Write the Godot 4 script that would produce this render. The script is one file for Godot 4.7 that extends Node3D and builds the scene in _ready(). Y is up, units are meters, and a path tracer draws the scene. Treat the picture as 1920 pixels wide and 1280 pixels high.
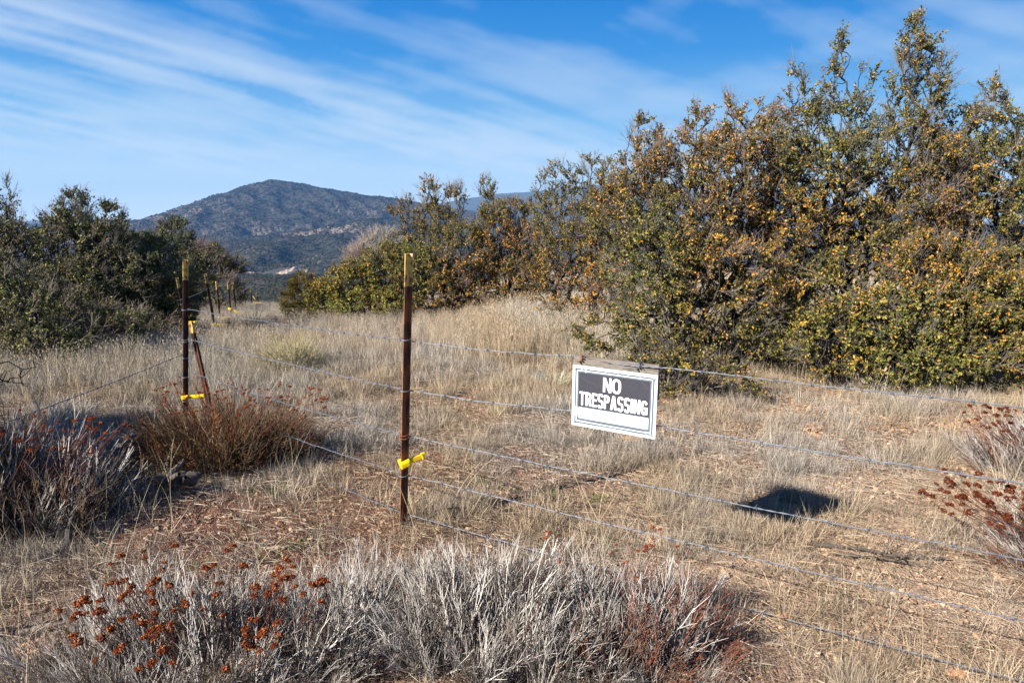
extends Node3D
# A barbed wire fence with a sign on a chaparral ridge; metres, y up, the view runs along -z.
# "f" below is the distance forward, so z = -f.

const EXPOSURE := 2.65
var rng := RandomNumberGenerator.new()
var fine := FastNoiseLite.new()
var broad := FastNoiseLite.new()
var M := {}
var used := {}

func _ready() -> void:
	rng.seed = 20417
	fine.seed = 5
	fine.frequency = 1.0
	fine.noise_type = FastNoiseLite.TYPE_SIMPLEX_SMOOTH
	fine.fractal_octaves = 3
	broad.seed = 11
	broad.frequency = 1.0
	broad.noise_type = FastNoiseLite.TYPE_SIMPLEX_SMOOTH
	broad.fractal_octaves = 2
	# camera
	var cam := Camera3D.new()
	cam.name = "camera"
	cam.fov = 53.13
	cam.near = 0.05
	cam.far = 60000.0
	cam.position = Vector3(0, 1.46, 0)
	cam.rotation_degrees = Vector3(-9.97, 0, 0)
	add_child(cam)
	# sky, air, exposure
	var env := Environment.new()
	env.background_mode = Environment.BG_SKY
	env.sky = Sky.new()
	env.sky.sky_material = make_sky()
	env.background_energy_multiplier = 1.0 / EXPOSURE
	env.tonemap_mode = Environment.TONE_MAPPER_LINEAR
	env.tonemap_exposure = EXPOSURE
	env.sdfgi_enabled = true
	env.ssao_enabled = true
	env.ssil_enabled = true
	env.fog_enabled = true
	env.fog_density = 0.00003
	env.fog_light_color = Color(0.46, 0.71, 1.0)
	var we := WorldEnvironment.new()
	we.name = "surroundings"
	we.environment = env
	add_child(we)
	# sun: behind the camera's left shoulder, 32 degrees up
	var sun := DirectionalLight3D.new()
	sun.name = "sun"
	sun.light_energy = 1.6
	sun.light_angular_distance = 0.5
	sun.light_color = Color(1.0, 0.97, 0.93)
	sun.shadow_enabled = true
	sun.basis = Basis.looking_at(Vector3(1.03, -0.76, -0.68).normalized())
	add_child(sun)
	make_materials()
	build_ground()
	build_hills()
	build_fence()
	build_sign()
	build_oaks()
	build_shrubs()
	build_debris()
	build_grass()

# ---------------------------------------------------------------- sky
func make_sky() -> PanoramaSkyMaterial:
	var w := 2048
	var h := 1024
	var im := Image.create(w, h, false, Image.FORMAT_RGBF)
	im.fill(Color(0.09, 0.08, 0.07))
	var n1 := FastNoiseLite.new()
	n1.seed = 3
	n1.frequency = 1.0
	n1.fractal_octaves = 5
	n1.noise_type = FastNoiseLite.TYPE_SIMPLEX_SMOOTH
	var n2 := FastNoiseLite.new()
	n2.seed = 8
	n2.frequency = 1.0
	n2.fractal_octaves = 2
	n2.noise_type = FastNoiseLite.TYPE_SIMPLEX_SMOOTH
	var ramp := Gradient.new()
	ramp.offsets = PackedFloat32Array([0.0, 0.06, 0.14, 0.22, 0.32, 0.6, 1.0])
	ramp.colors = PackedColorArray([Color(0.82, 0.96, 1.02), Color(0.58, 0.80, 0.97), Color(0.22, 0.52, 0.87), Color(0.05, 0.31, 0.76), Color(0.004, 0.19, 0.65), Color(0.01, 0.13, 0.48), Color(0.01, 0.10, 0.40)])
	var cirrus := Color(0.72, 0.85, 0.97)
	for j in h / 2:
		var e: float = PI / 2 - (j + 0.5) / h * PI
		var y := sin(e)
		var ce := cos(e)
		var base := ramp.sample(y)
		var yy := y + 0.05
		var veil := smoothstep(0.015, 0.09, y) * (1.0 - smoothstep(0.45, 0.8, y) * 0.6)
		for i in w:
			var a: float = (i + 0.5) / w * TAU  # the picture starts straight ahead
			var px := sin(a) * ce / yy
			var pf := cos(a) * ce / yy
			# long wisps that fan out from a point behind and to the left
			var fan := atan2(px + 4.24, pf + 1.28) + 0.025 * n2.get_noise_2d(px * 0.3, pf * 0.12)
			var reach := log(Vector2(px + 4.24, pf + 1.28).length() + 0.3)
			var streak := n1.get_noise_2d(fan * 3.2, reach * 0.55 + 3.0)
			var wisp := n1.get_noise_2d(fan * 17.0 + 40.0, reach * 2.0)
			var tuft_n := n1.get_noise_2d(px * 1.3, pf * 0.9 + 70.0)
			var band := 0.66 * exp(-pow((fan - 0.46) / 0.105, 2.0)) + 0.52 * exp(-pow((fan - 0.13) / 0.11, 2.0)) + 0.10 * exp(-pow((fan - 0.97) / 0.11, 2.0))
			var d := clampf(band * (0.75 + 0.8 * wisp + 0.5 * streak + 0.5 * tuft_n) + 0.5 * maxf(0.0, streak - 0.13) + 0.16 * wisp + 0.14 * tuft_n - 0.02, 0.0, 1.0)
			d = d / (0.55 + d) * 1.05 * veil
			im.set_pixel(i, j, base.lerp(cirrus, clampf(d, 0.0, 0.85)))
	var m := PanoramaSkyMaterial.new()
	m.panorama = ImageTexture.create_from_image(im)
	return m

# ---------------------------------------------------------------- mesh collecting
class MB:
	var v := PackedVector3Array()
	var n := PackedVector3Array()
	var c := PackedColorArray()
	var ix := PackedInt32Array()
	func tri(a: Vector3, b: Vector3, d: Vector3, col: Color) -> void:
		var nn := (d - a).cross(b - a).normalized()
		var k := v.size()
		v.append(a); v.append(b); v.append(d)
		n.append(nn); n.append(nn); n.append(nn)
		c.append(col); c.append(col); c.append(col)
		ix.append(k); ix.append(k + 1); ix.append(k + 2)
	func quad(a: Vector3, b: Vector3, d: Vector3, e: Vector3, col: Color) -> void:
		tri(a, b, d, col)
		tri(a, d, e, col)
	func box(lo: Vector3, hi: Vector3, t := Transform3D(), col := Color.WHITE, ch := 0.0) -> void:
		# a box with chamfered upright and level edges
		var cx := (lo + hi) * 0.5
		var h := (hi - lo) * 0.5
		ch = minf(ch, minf(h.x, minf(h.y, h.z)) * 0.9)
		var corner := func(sx: float, sy: float, sz: float, ax: int) -> Vector3:
			var q := Vector3(h.x - ch, h.y - ch, h.z - ch)
			q[ax] += ch
			return t * (cx + Vector3(q.x * sx, q.y * sy, q.z * sz))
		for ax in 3:
			var b1 := (ax + 1) % 3
			var b2 := (ax + 2) % 3
			for s in [-1.0, 1.0]:
				var p := []
				for q in [[-1.0, -1.0], [1.0, -1.0], [1.0, 1.0], [-1.0, 1.0]]:
					var sg := Vector3.ZERO
					sg[ax] = s; sg[b1] = q[0]; sg[b2] = q[1]
					p.append(corner.call(sg.x, sg.y, sg.z, ax))
				if s > 0: quad(p[0], p[3], p[2], p[1], col)
				else: quad(p[0], p[1], p[2], p[3], col)
		if ch <= 0.0:
			return
		for ax in 3:  # edge strips
			var b1 := (ax + 1) % 3
			var b2 := (ax + 2) % 3
			for s1 in [-1.0, 1.0]:
				for s2 in [-1.0, 1.0]:
					var g := []
					for q in [[-1.0, b1], [1.0, b1], [1.0, b2], [-1.0, b2]]:
						var sg := Vector3.ZERO
						sg[ax] = q[0]; sg[b1] = s1; sg[b2] = s2
						g.append(corner.call(sg.x, sg.y, sg.z, q[1]))
					if s1 * s2 > 0: quad(g[0], g[1], g[2], g[3], col)
					else: quad(g[0], g[3], g[2], g[1], col)
		for sx in [-1.0, 1.0]:
			for sy in [-1.0, 1.0]:
				for sz in [-1.0, 1.0]:
					var a: Vector3 = corner.call(sx, sy, sz, 0)
					var b: Vector3 = corner.call(sx, sy, sz, 1)
					var d: Vector3 = corner.call(sx, sy, sz, 2)
					if sx * sy * sz > 0: tri(a, d, b, col)
					else: tri(a, b, d, col)
	func tube(p: PackedVector3Array, r: PackedFloat32Array, sides: int, col: Color, col2 := Color(-1, 0, 0), cap := false) -> void:
		var m := p.size()
		if m < 2:
			return
		var t0 := (p[1] - p[0]).normalized()
		var u := t0.cross(Vector3(0.31, 0.2, 0.93)).normalized()
		if absf(t0.dot(Vector3(0.31, 0.2, 0.93).normalized())) > 0.95:
			u = t0.cross(Vector3.RIGHT).normalized()
		var first := v.size()
		for i in m:
			var t := (p[mini(i + 1, m - 1)] - p[maxi(i - 1, 0)]).normalized()
			u = (u - t * u.dot(t)).normalized()
			var w := t.cross(u)
			var k := col if col2.r < 0 else col.lerp(col2, float(i) / (m - 1))
			for s in sides:
				var a := TAU * s / sides
				var o := u * cos(a) + w * sin(a)
				v.append(p[i] + o * r[i])
				n.append(o)
				c.append(k)
		for i in m - 1:
			for s in sides:
				var s2 := (s + 1) % sides
				var a := first + i * sides + s
				var b := first + i * sides + s2
				var d := a + sides
				var e := b + sides
				ix.append(a); ix.append(d); ix.append(b)
				ix.append(b); ix.append(d); ix.append(e)
		if cap:
			for s in range(1, sides - 1):
				tri(v[first], v[first + s], v[first + s + 1], c[first])
				var l := first + (m - 1) * sides
				tri(v[l], v[l + s + 1], v[l + s], c[l])
	func leaf(b: Vector3, dir: Vector3, up: Vector3, ln: float, wd: float, col: Color, cup := 0.25) -> void:
		var side := dir.cross(up).normalized()
		var nn := side.cross(dir).normalized()
		var l1 := b + dir * ln * 0.34 + side * wd * 0.5 + nn * wd * cup
		var l2 := b + dir * ln * 0.74 + side * wd * 0.40 + nn * wd * cup * 0.7
		var r1 := b + dir * ln * 0.34 - side * wd * 0.5 + nn * wd * cup
		var r2 := b + dir * ln * 0.74 - side * wd * 0.40 + nn * wd * cup * 0.7
		var t := b + dir * ln - nn * wd * cup * 0.4
		tri(b, l1, l2, col); tri(b, l2, t, col)
		tri(b, t, r2, col); tri(b, r2, r1, col)
	func blade(b: Vector3, dir: Vector3, bend: Vector3, ln: float, wd: float, col: Color, segs := 3) -> void:
		var side := dir.cross(bend + Vector3(0.013, 0.02, 0.007)).normalized() * wd * 0.5
		var pl := b - side
		var pr := b + side
		for i in segs:
			var t := float(i + 1) / segs
			var q := b + dir * ln * t + bend * ln * t * t
			if i == segs - 1:
				tri(pl, q, pr, col)
			else:
				var k := side * (1.0 - 0.5 * t)
				tri(pl, q - k, pr, col)
				tri(pr, q - k, q + k, col)
				pl = q - k
				pr = q + k
	func extrude(poly: PackedVector2Array, y0: float, y1: float, col: Color) -> void:
		# poly lies in x and z, counter-clockwise seen from above
		var k := poly.size()
		for i in k:
			var a := poly[i]
			var b := poly[(i + 1) % k]
			quad(Vector3(a.x, y0, a.y), Vector3(a.x, y1, a.y), Vector3(b.x, y1, b.y), Vector3(b.x, y0, b.y), col)
		var t := Geometry2D.triangulate_polygon(poly)
		for i in range(0, t.size(), 3):
			var a := poly[t[i]]
			var b := poly[t[i + 1]]
			var d := poly[t[i + 2]]
			if (b - a).cross(d - a) < 0:
				var q := b
				b = d
				d = q
			tri(Vector3(a.x, y1, a.y), Vector3(b.x, y1, b.y), Vector3(d.x, y1, d.y), col)
			tri(Vector3(a.x, y0, a.y), Vector3(d.x, y0, d.y), Vector3(b.x, y0, b.y), col)
	func mesh() -> ArrayMesh:
		var a := []
		a.resize(Mesh.ARRAY_MAX)
		a[Mesh.ARRAY_VERTEX] = v
		a[Mesh.ARRAY_NORMAL] = n
		a[Mesh.ARRAY_COLOR] = c
		a[Mesh.ARRAY_INDEX] = ix
		var m := ArrayMesh.new()
		m.add_surface_from_arrays(Mesh.PRIMITIVE_TRIANGLES, a)
		return m

# ---------------------------------------------------------------- nodes
func numbered(called: String) -> String:
	if not used.has(called):
		used[called] = 0
		return called
	used[called] += 1
	return "%s_%03d" % [called, used[called]]

func thing(called: String, label: String, category: String, at := Vector3.ZERO, group := "") -> Node3D:
	var o := Node3D.new()
	o.name = numbered(called)
	add_child(o)
	o.position = at
	tag(o, label, category, group)
	return o

func tag(o: Node3D, label: String, category: String, group := "") -> void:
	o.set_meta("label", label)
	o.set_meta("category", category)
	if group:
		o.set_meta("group", group)

func part(called: String, mesh: Mesh, mat: Material, parent: Node, t := Transform3D()) -> MeshInstance3D:
	var o := MeshInstance3D.new()
	o.mesh = mesh
	o.material_override = mat
	o.name = numbered(called) if parent == self else called
	o.transform = t
	parent.add_child(o, true)
	return o

func copies(called: String, mesh: Mesh, mat: Material, xf: Array, cols: PackedColorArray, parent: Node) -> MultiMeshInstance3D:
	var mm := MultiMesh.new()
	mm.transform_format = MultiMesh.TRANSFORM_3D
	mm.use_colors = true
	mm.mesh = mesh
	mm.instance_count = xf.size()
	for i in xf.size():
		mm.set_instance_transform(i, xf[i])
		mm.set_instance_color(i, cols[i])
	var o := MultiMeshInstance3D.new()
	o.multimesh = mm
	o.material_override = mat
	o.name = numbered(called) if parent == self else called
	o.set_meta("kind", "stuff")
	parent.add_child(o, true)
	return o

func r(a: float, b: float) -> float:
	return rng.randf_range(a, b)

func ball() -> Vector3:
	while true:
		var q := Vector3(r(-1, 1), r(-1, 1), r(-1, 1))
		if q.length_squared() < 1.0 and q.length_squared() > 0.0001:
			return q
	return Vector3.UP

func along(dir: Vector3, spin: float, s := 1.0) -> Basis:
	# a basis whose y axis runs along dir
	var y := dir.normalized()
	var x := y.cross(Vector3(0.12, 0.3, 0.95)).normalized()
	var z := x.cross(y).normalized()
	return (Basis(x, y, z) * Basis(Vector3.UP, spin)).scaled_local(Vector3.ONE * s)

# ---------------------------------------------------------------- materials
func noise_tex(size: int, freq: float, stops: Array, cols: Array, octaves := 5, sd := 1, kind := FastNoiseLite.TYPE_SIMPLEX_SMOOTH) -> NoiseTexture2D:
	var nz := FastNoiseLite.new()
	nz.seed = sd
	nz.frequency = freq
	nz.noise_type = kind
	nz.fractal_octaves = octaves
	var t := NoiseTexture2D.new()
	t.width = size
	t.height = size
	t.seamless = true
	t.noise = nz
	if cols:
		var g := Gradient.new()
		g.offsets = PackedFloat32Array(stops)
		var cc := PackedColorArray()
		for q: Color in cols:
			cc.append(q.linear_to_srgb())
		g.colors = cc
		t.color_ramp = g
	return t

func plain(called: String, rough: float, col := Color.WHITE, back := 0.0, spec := 0.5) -> StandardMaterial3D:
	var m := StandardMaterial3D.new()
	m.resource_name = called
	m.albedo_color = col.linear_to_srgb()
	m.roughness = rough
	m.metallic_specular = spec
	m.vertex_color_use_as_albedo = true
	m.cull_mode = BaseMaterial3D.CULL_DISABLED
	if back > 0.0:
		m.backlight_enabled = true
		m.backlight = Color(back, back, back * 0.7)
	M[called] = m
	return m

func textured(called: String, rough: float, tex: Texture2D, scale: Vector3, world := true, relief: Texture2D = null, deep := 0.0) -> StandardMaterial3D:
	var m := plain(called, rough)
	m.albedo_texture = tex
	m.uv1_triplanar = true
	m.uv1_world_triplanar = world
	m.uv1_scale = scale
	if relief:
		m.heightmap_enabled = true
		m.heightmap_texture = relief
		m.heightmap_scale = deep
	return m

func make_materials() -> void:
	plain("leaf", 0.55, Color.WHITE, 0.18, 0.42)
	plain("straw", 0.8, Color.WHITE, 0.22, 0.25)
	plain("stem", 0.85, Color.WHITE, 0.0, 0.2)
	plain("bark", 0.9, Color.WHITE, 0.0, 0.2)
	plain("stone", 0.9, Color.WHITE, 0.0, 0.25)
	plain("flower", 0.9, Color.WHITE, 0.0, 0.2)
	plain("paint", 0.6)
	var soil := noise_tex(1024, 0.012, [0.0, 0.35, 0.5, 0.62, 0.8, 1.0], [Color(0.42, 0.42, 0.42), Color(0.70, 0.66, 0.62), Color(0.90, 0.88, 0.86), Color(0.80, 0.74, 0.68), Color(1.0, 1.0, 1.0), Color(0.6, 0.55, 0.5)], 6, 4)
	var grit := noise_tex(1024, 0.09, [], [], 4, 14, FastNoiseLite.TYPE_CELLULAR)
	textured("soil", 0.95, soil, Vector3(1.1, 1.1, 1.1), true, grit, 1.2)
	var rusty := noise_tex(512, 0.02, [0.0, 0.4, 0.52, 0.64, 1.0], [Color(0.045, 0.020, 0.012), Color(0.10, 0.036, 0.016), Color(0.20, 0.065, 0.022), Color(0.28, 0.095, 0.028), Color(0.14, 0.052, 0.020)], 6, 21)
	textured("rust", 0.85, rusty, Vector3(2.2, 0.7, 2.2), false)
	textured("dark_rust", 0.85, rusty, Vector3(2.6, 0.9, 2.6), false).albedo_color = Color(0.66, 0.62, 0.62)
	var tip := noise_tex(512, 0.02, [0.0, 0.34, 0.38, 0.6, 1.0], [Color(0.12, 0.045, 0.015), Color(0.22, 0.10, 0.03), Color(0.62, 0.40, 0.10), Color(0.70, 0.47, 0.13), Color(0.60, 0.38, 0.10)], 6, 33)
	textured("tip_paint", 0.6, tip, Vector3(3.0, 1.6, 3.0), false)
	var zinc := noise_tex(256, 0.03, [0.0, 0.5, 1.0], [Color(0.095, 0.104, 0.118), Color(0.18, 0.194, 0.218), Color(0.11, 0.117, 0.127)], 4, 41)
	var wire := textured("wire", 0.5, zinc, Vector3(6, 6, 6), false)
	wire.metallic = 0.45
	var yellow := plain("plastic", 0.42, Color(0.80, 0.52, 0.005))
	yellow.vertex_color_use_as_albedo = false
	var grey := noise_tex(512, 0.02, [0.0, 0.35, 0.5, 0.65, 1.0], [Color(0.05, 0.042, 0.035), Color(0.11, 0.095, 0.08), Color(0.19, 0.165, 0.14), Color(0.145, 0.122, 0.102), Color(0.24, 0.215, 0.19)], 6, 51)
	textured("old_wood", 0.9, grey, Vector3(1.2, 9.0, 4.0), false)
	textured("dead_wood", 0.9, grey, Vector3(3.0, 3.0, 3.0), false, grey, 2.0)
	var scrub := noise_tex(1024, 0.02, [0.0, 0.35, 0.5, 0.65, 1.0], [Color(0.66, 0.67, 0.66), Color(0.80, 0.82, 0.80), Color(1.0, 1.0, 1.0), Color(1.0, 0.94, 0.88), Color(0.85, 0.84, 0.80)], 6, 61)
	textured("scrub", 0.95, scrub, Vector3(0.004, 0.004, 0.004), true)

# ---------------------------------------------------------------- ground
func ground_height(x: float, f: float) -> float:
	var k := lerpf(0.0165, 0.008, clampf((x + 5.0) / 5.0, 0.0, 1.0))
	k = lerpf(k, 0.004, clampf(x / 4.0, 0.0, 1.0))
	var y := 0.005 - k * pow(maxf(0.0, f - 3.0), 1.5)
	y -= 0.35 * maxf(0.0, f - 31.0)
	y -= 0.01 * pow(maxf(0.0, absf(x) - 14.0), 1.6)
	return y + 0.035 * broad.get_noise_2d(x * 0.55, f * 0.55) + 0.014 * fine.get_noise_2d(x * 2.3, f * 2.3)

func on_ground(x: float, f: float, up := 0.0) -> Vector3:
	return Vector3(x, ground_height(x, f) + up, -f)

func blob(x: float, f: float, cx: float, cf: float, rx: float, rf: float) -> float:
	var q := pow((x - cx) / rx, 2.0) + pow((f - cf) / rf, 2.0)
	return clampf(1.5 - q + 0.9 * fine.get_noise_2d(x * 1.6 + 9.0, f * 1.6), 0.0, 1.0)

func bare(x: float, f: float) -> float:
	# where the soil lies open: dug earth at the left, granite grit at the right, small gaps anywhere
	var b := blob(x, f, -1.35, 3.15, 0.8, 0.38)
	b = maxf(b, blob(x, f, -0.9, 2.72, 0.6, 0.16) * 0.9)
	b = maxf(b, blob(x, f, -0.1, 2.6, 0.25, 0.15) * 0.9)
	b = maxf(b, blob(x, f, -1.6, 2.28, 0.42, 0.2) * 0.75)
	b = maxf(b, blob(x, f, 1.75, 2.55, 0.95, 0.6) * 0.88)
	b = maxf(b, blob(x, f, 2.4, 3.6, 0.75, 0.5) * 0.85)
	b = maxf(b, blob(x, f, 2.3, 4.75, 1.6, 0.35) * 0.6)
	b = maxf(b, blob(x, f, -0.7, 3.95, 0.7, 0.25) * 0.6)
	b = maxf(b, clampf((fine.get_noise_2d(x * 0.9 - 30.0, f * 0.9) - 0.06) * 2.8, 0.0, 0.75) * (1.0 - smoothstep(6.0, 9.0, f)))
	return b

func build_ground() -> void:
	var xs := PackedFloat32Array()
	var fs := PackedFloat32Array()
	for i in 281:
		var t := (i - 140) / 140.0
		xs.append(5.2 * t + 34.0 * pow(absf(t), 5.0) * signf(t))
	var f := -26.0
	while f < 62.0:
		fs.append(f)
		f += 0.035 + 0.05 * absf(f - 2.6) * (0.35 if f > 2.6 else 1.0)
	var v := PackedVector3Array()
	var c := PackedColorArray()
	var ix := PackedInt32Array()
	var w := xs.size()
	for j in fs.size():
		for i in w:
			var x := xs[i]
			var y := ground_height(x, fs[j])
			var near := 1.0 - smoothstep(8.0, 14.0, absf(fs[j]))
			var b := bare(x, fs[j])
			y += near * (0.010 + 0.012 * b) * fine.get_noise_2d(x * 9.0, fs[j] * 9.0) + near * 0.006 * fine.get_noise_2d(x * 31.0, fs[j] * 31.0)
			v.append(Vector3(x, y, -fs[j]))
			var dug := clampf(blob(x, fs[j], -1.3, 3.1, 1.0, 0.5) + blob(x, fs[j], -0.85, 2.7, 0.7, 0.2) + blob(x, fs[j], -0.7, 4.0, 0.8, 0.3), 0.0, 1.0)
			var grit := clampf(blob(x, fs[j], 2.0, 2.9, 1.5, 1.0), 0.0, 1.0)
			var col := Color(0.22, 0.15, 0.10)
			col = col.lerp(Color(0.165, 0.078, 0.040), dug)
			col = col.lerp(Color(0.40, 0.285, 0.185), grit)
			col = col.lerp(Color(0.22, 0.12, 0.07), clampf(fine.get_noise_2d(x * 1.3 + 70.0, fs[j] * 1.3) * 1.3, 0.0, 0.6))
			c.append(col)
	for j in fs.size() - 1:
		for i in w - 1:
			var a := j * w + i
			ix.append_array(PackedInt32Array([a, a + w, a + 1, a + 1, a + w, a + w + 1]))
	var o := part("ground", sheet(v, c, ix), M.soil, self)
	o.set_meta("kind", "structure")

func sheet(v: PackedVector3Array, c: PackedColorArray, ix: PackedInt32Array) -> ArrayMesh:
	var n := PackedVector3Array()
	n.resize(v.size())
	for i in range(0, ix.size(), 3):
		var k := (v[ix[i + 2]] - v[ix[i]]).cross(v[ix[i + 1]] - v[ix[i]])
		n[ix[i]] += k
		n[ix[i + 1]] += k
		n[ix[i + 2]] += k
	for i in n.size():
		n[i] = n[i].normalized()
	var m := MB.new()
	m.v = v
	m.n = n
	m.c = c
	m.ix = ix
	return m.mesh()

# ---------------------------------------------------------------- far hills
const RIDGE := [[-9000, -170], [-5600, -150], [-4700, -110], [-4047, -50], [-3700, 15], [-3336, 82], [-3062, 205], [-2789, 318], [-2570, 384], [-2450, 412], [-2380, 410], [-2187, 378], [-1750, 298], [-1312, 240], [-875, 170], [-330, 90], [220, 10], [1500, -60], [9000, -150]]

func ridge(x: float) -> float:
	for i in RIDGE.size() - 1:
		if x < RIDGE[i + 1][0]:
			var t: float = (x - RIDGE[i][0]) / (RIDGE[i + 1][0] - RIDGE[i][0])
			return lerpf(RIDGE[i][1], RIDGE[i + 1][1], clampf(t, 0.0, 1.0))
	return -150.0

func hump(x: float, f: float, cx: float, cf: float, rx: float, rf: float) -> float:
	return exp(-pow((x - cx) / rx, 2.0) - pow((f - cf) / rf, 2.0))

func hill_height(x: float, f: float) -> float:
	var valley := -8.0 - 130.0 * (1.0 - exp(-(f - 48.0) / 240.0)) - 68.0 * smoothstep(900.0, 2600.0, f)
	var y := valley
	y += 26.0 * hump(x, f, -560.0, 1500.0, 330.0, 300.0) + 20.0 * hump(x, f, -1150.0, 2150.0, 380.0, 280.0)
	y += 108.0 * hump(x, f, -1010.0, 3600.0, 520.0, 520.0)
	y += 205.0 * hump(x, f, -900.0, 4650.0, 620.0, 620.0)
	y += 60.0 * hump(x, f, -1900.0, 4300.0, 500.0, 500.0)
	var rise := clampf((f - 4000.0) / 3000.0, 0.0, 1.0)
	rise = rise * rise * (3.0 - 2.0 * rise) * 0.55 + rise * 0.45
	if f > 7000.0:
		rise = 1.0 - 0.35 * smoothstep(7000.0, 11000.0, f)
	var m := lerpf(-205.0, ridge(x + 0.05 * (f - 7000.0) - 60.0), rise)
	y = maxf(y, m) + 18.0 * exp(-absf(y - m) / 30.0)
	# gullies and spurs
	var g := 1.0 - absf(broad.get_noise_2d(x * 0.0017 + 0.0006 * f, f * 0.0009)) * 2.2
	var g2 := 1.0 - absf(fine.get_noise_2d(x * 0.0044, f * 0.0036)) * 2.0
	var amp := clampf((f - 400.0) / 2500.0, 0.0, 1.0) * (1.0 - 0.75 * smoothstep(6200.0, 7000.0, f))
	y += amp * (44.0 * (g - 0.6) + 9.0 * (g2 - 0.6))
	y += 2.0 * clampf(f / 1500.0, 0.2, 1.0) * fine.get_noise_2d(x * 0.018, f * 0.018)
	return y

func build_hills() -> void:
	var cols := 430
	var v := PackedVector3Array()
	var c := PackedColorArray()
	var ix := PackedInt32Array()
	var rows := 0
	var f := 48.0
	while f < 12500.0:
		for i in cols + 1:
			var q := float(i) / cols
			var t := lerpf(-1.35, 1.1, q) if f < 400.0 else (lerpf(-1.35, -0.64, q / 0.1) if q < 0.1 else (lerpf(-0.64, -0.1, (q - 0.1) / 0.75) if q < 0.85 else lerpf(-0.1, 1.1, (q - 0.85) / 0.15)))
			var x := t * f
			v.append(Vector3(x, hill_height(x, f), -f))
			var n1 := broad.get_noise_2d(x * 0.003, f * 0.003)
			var n2 := fine.get_noise_2d(x * 0.012 + 50.0, f * 0.012)
			var n3 := fine.get_noise_2d(x * 0.045, f * 0.02 + 90.0)
			var col := Color(0.016, 0.020, 0.010).lerp(Color(0.032, 0.029, 0.018), clampf(0.5 + n1 + 0.5 * n2, 0.0, 1.0))
			col = col.lerp(Color(0.040, 0.026, 0.024), clampf(n1 * 1.4 - 0.05, 0.0, 0.7))
			var rocky := hump(x, f, -1130.0, 4330.0, 300.0, 190.0) * 1.1 + hump(x, f, -2800.0, 5600.0, 700.0, 420.0) * 0.5 + hump(x, f, -1750.0, 5000.0, 420.0, 240.0) * 0.55 + hump(x, f, -820.0, 3300.0, 260.0, 160.0) * 0.5 + hump(x, f, -1200.0, 6000.0, 420.0, 260.0) * 0.45 + 0.02
			var bare_rock := smoothstep(0.52, 0.80, rocky + 0.85 * n3 + 0.55 * n2)
			col = col.lerp(Color(0.24, 0.20, 0.17).lerp(Color(0.15, 0.10, 0.075), clampf(0.5 + 2.0 * n2, 0.0, 1.0)), bare_rock * 0.8)
			c.append(col)
		rows += 1
		f *= 1.0145
	var w := cols + 1
	for j in rows - 1:
		for i in cols:
			var a := j * w + i
			ix.append_array(PackedInt32Array([a, a + w, a + 1, a + 1, a + w, a + w + 1]))
	part("mountain", sheet(v, c, ix), M.scrub, self).set_meta("kind", "structure")
	# shrubs and small trees that cover the slopes
	var mb := MB.new()
	clump(mb, 1.0)
	var xf := []
	var tint := PackedColorArray()
	for k in 210000:
		var t := r(-0.62, -0.14)
		var ff := 330.0 * pow(21.2, pow(rng.randf(), 0.8))
		var x := t * ff
		var n2 := fine.get_noise_2d(x * 0.008 + 50.0, ff * 0.008)
		if n2 < r(-0.75, 0.1) or (ff > 2380.0 and ff < 2640.0 and x > -1090.0 and x < -740.0):
			continue
		var s := (1.5 + 2.6 * pow(rng.randf(), 2.0)) * (0.9 + ff / 3800.0) * (1.5 if rng.randf() < 0.06 else 1.0)
		xf.append(Transform3D(Basis(Vector3.UP, r(0, TAU)).scaled(Vector3(s, s * r(0.5, 0.95), s)), Vector3(x, hill_height(x, ff) - 0.2 * s, -ff)))
		var b := r(0.7, 1.35)
		tint.append(Color(0.018 * b, 0.022 * b, 0.010 * b).lerp(Color(0.046, 0.038, 0.021), rng.randf() * 0.6))
	copies("chaparral_cover", mb.mesh(), M.bark, xf, tint, self)
	# a road cut with its pale bank
	v = PackedVector3Array(); c = PackedColorArray(); ix = PackedInt32Array()
	for i in 61:
		var x := lerpf(-1050.0, -775.0, i / 60.0)
		var ff := 2560.0 + 30.0 * sin(i * 0.13) + 12.0 * fine.get_noise_2d(i * 0.3, 4.0)
		var y := hill_height(x, ff) + 3.0
		var tall := 12.0 * (0.35 + 0.65 * sin(PI * i / 60.0)) + 6.0 * fine.get_noise_2d(i * 0.4, 1.0)
		var low := 12.0 * clampf(0.55 + 1.6 * fine.get_noise_2d(i * 0.16, 8.0), 0.1, 1.2) * sin(PI * i / 60.0)
		for q in [[-low - 3.0, -16.0], [0.0, -9.0], [0.3, 0.0], [tall * 0.6, 7.0], [tall, 16.0], [tall - 16.0, 34.0]]:
			v.append(Vector3(x + 3.0 * fine.get_noise_2d(i * 0.9, q[1]), y + q[0] + 1.5 * fine.get_noise_2d(i * 0.8, q[1] * 3.0), -(ff + q[1])))
			var b := 0.8 + 0.7 * fine.get_noise_2d(i * 0.7, q[1] * 0.4)
			c.append(Color(0.36 * b, 0.29 * b, 0.22 * b))
	for i in 60:
		for q in 5:
			var a := i * 6 + q
			ix.append_array(PackedInt32Array([a, a + 1, a + 6, a + 6, a + 1, a + 7]))
	part("road", sheet(v, c, ix), M.stone, self).set_meta("kind", "structure")
	# the next range, half lost in the haze
	v = PackedVector3Array(); c = PackedColorArray(); ix = PackedInt32Array()
	var prof := [[-16000, -100], [-3600, 60], [-2000, 330], [-1200, 470], [-400, 600], [300, 640], [1200, 720], [2600, 860], [4000, 700], [7000, 400], [16000, 100]]
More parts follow.
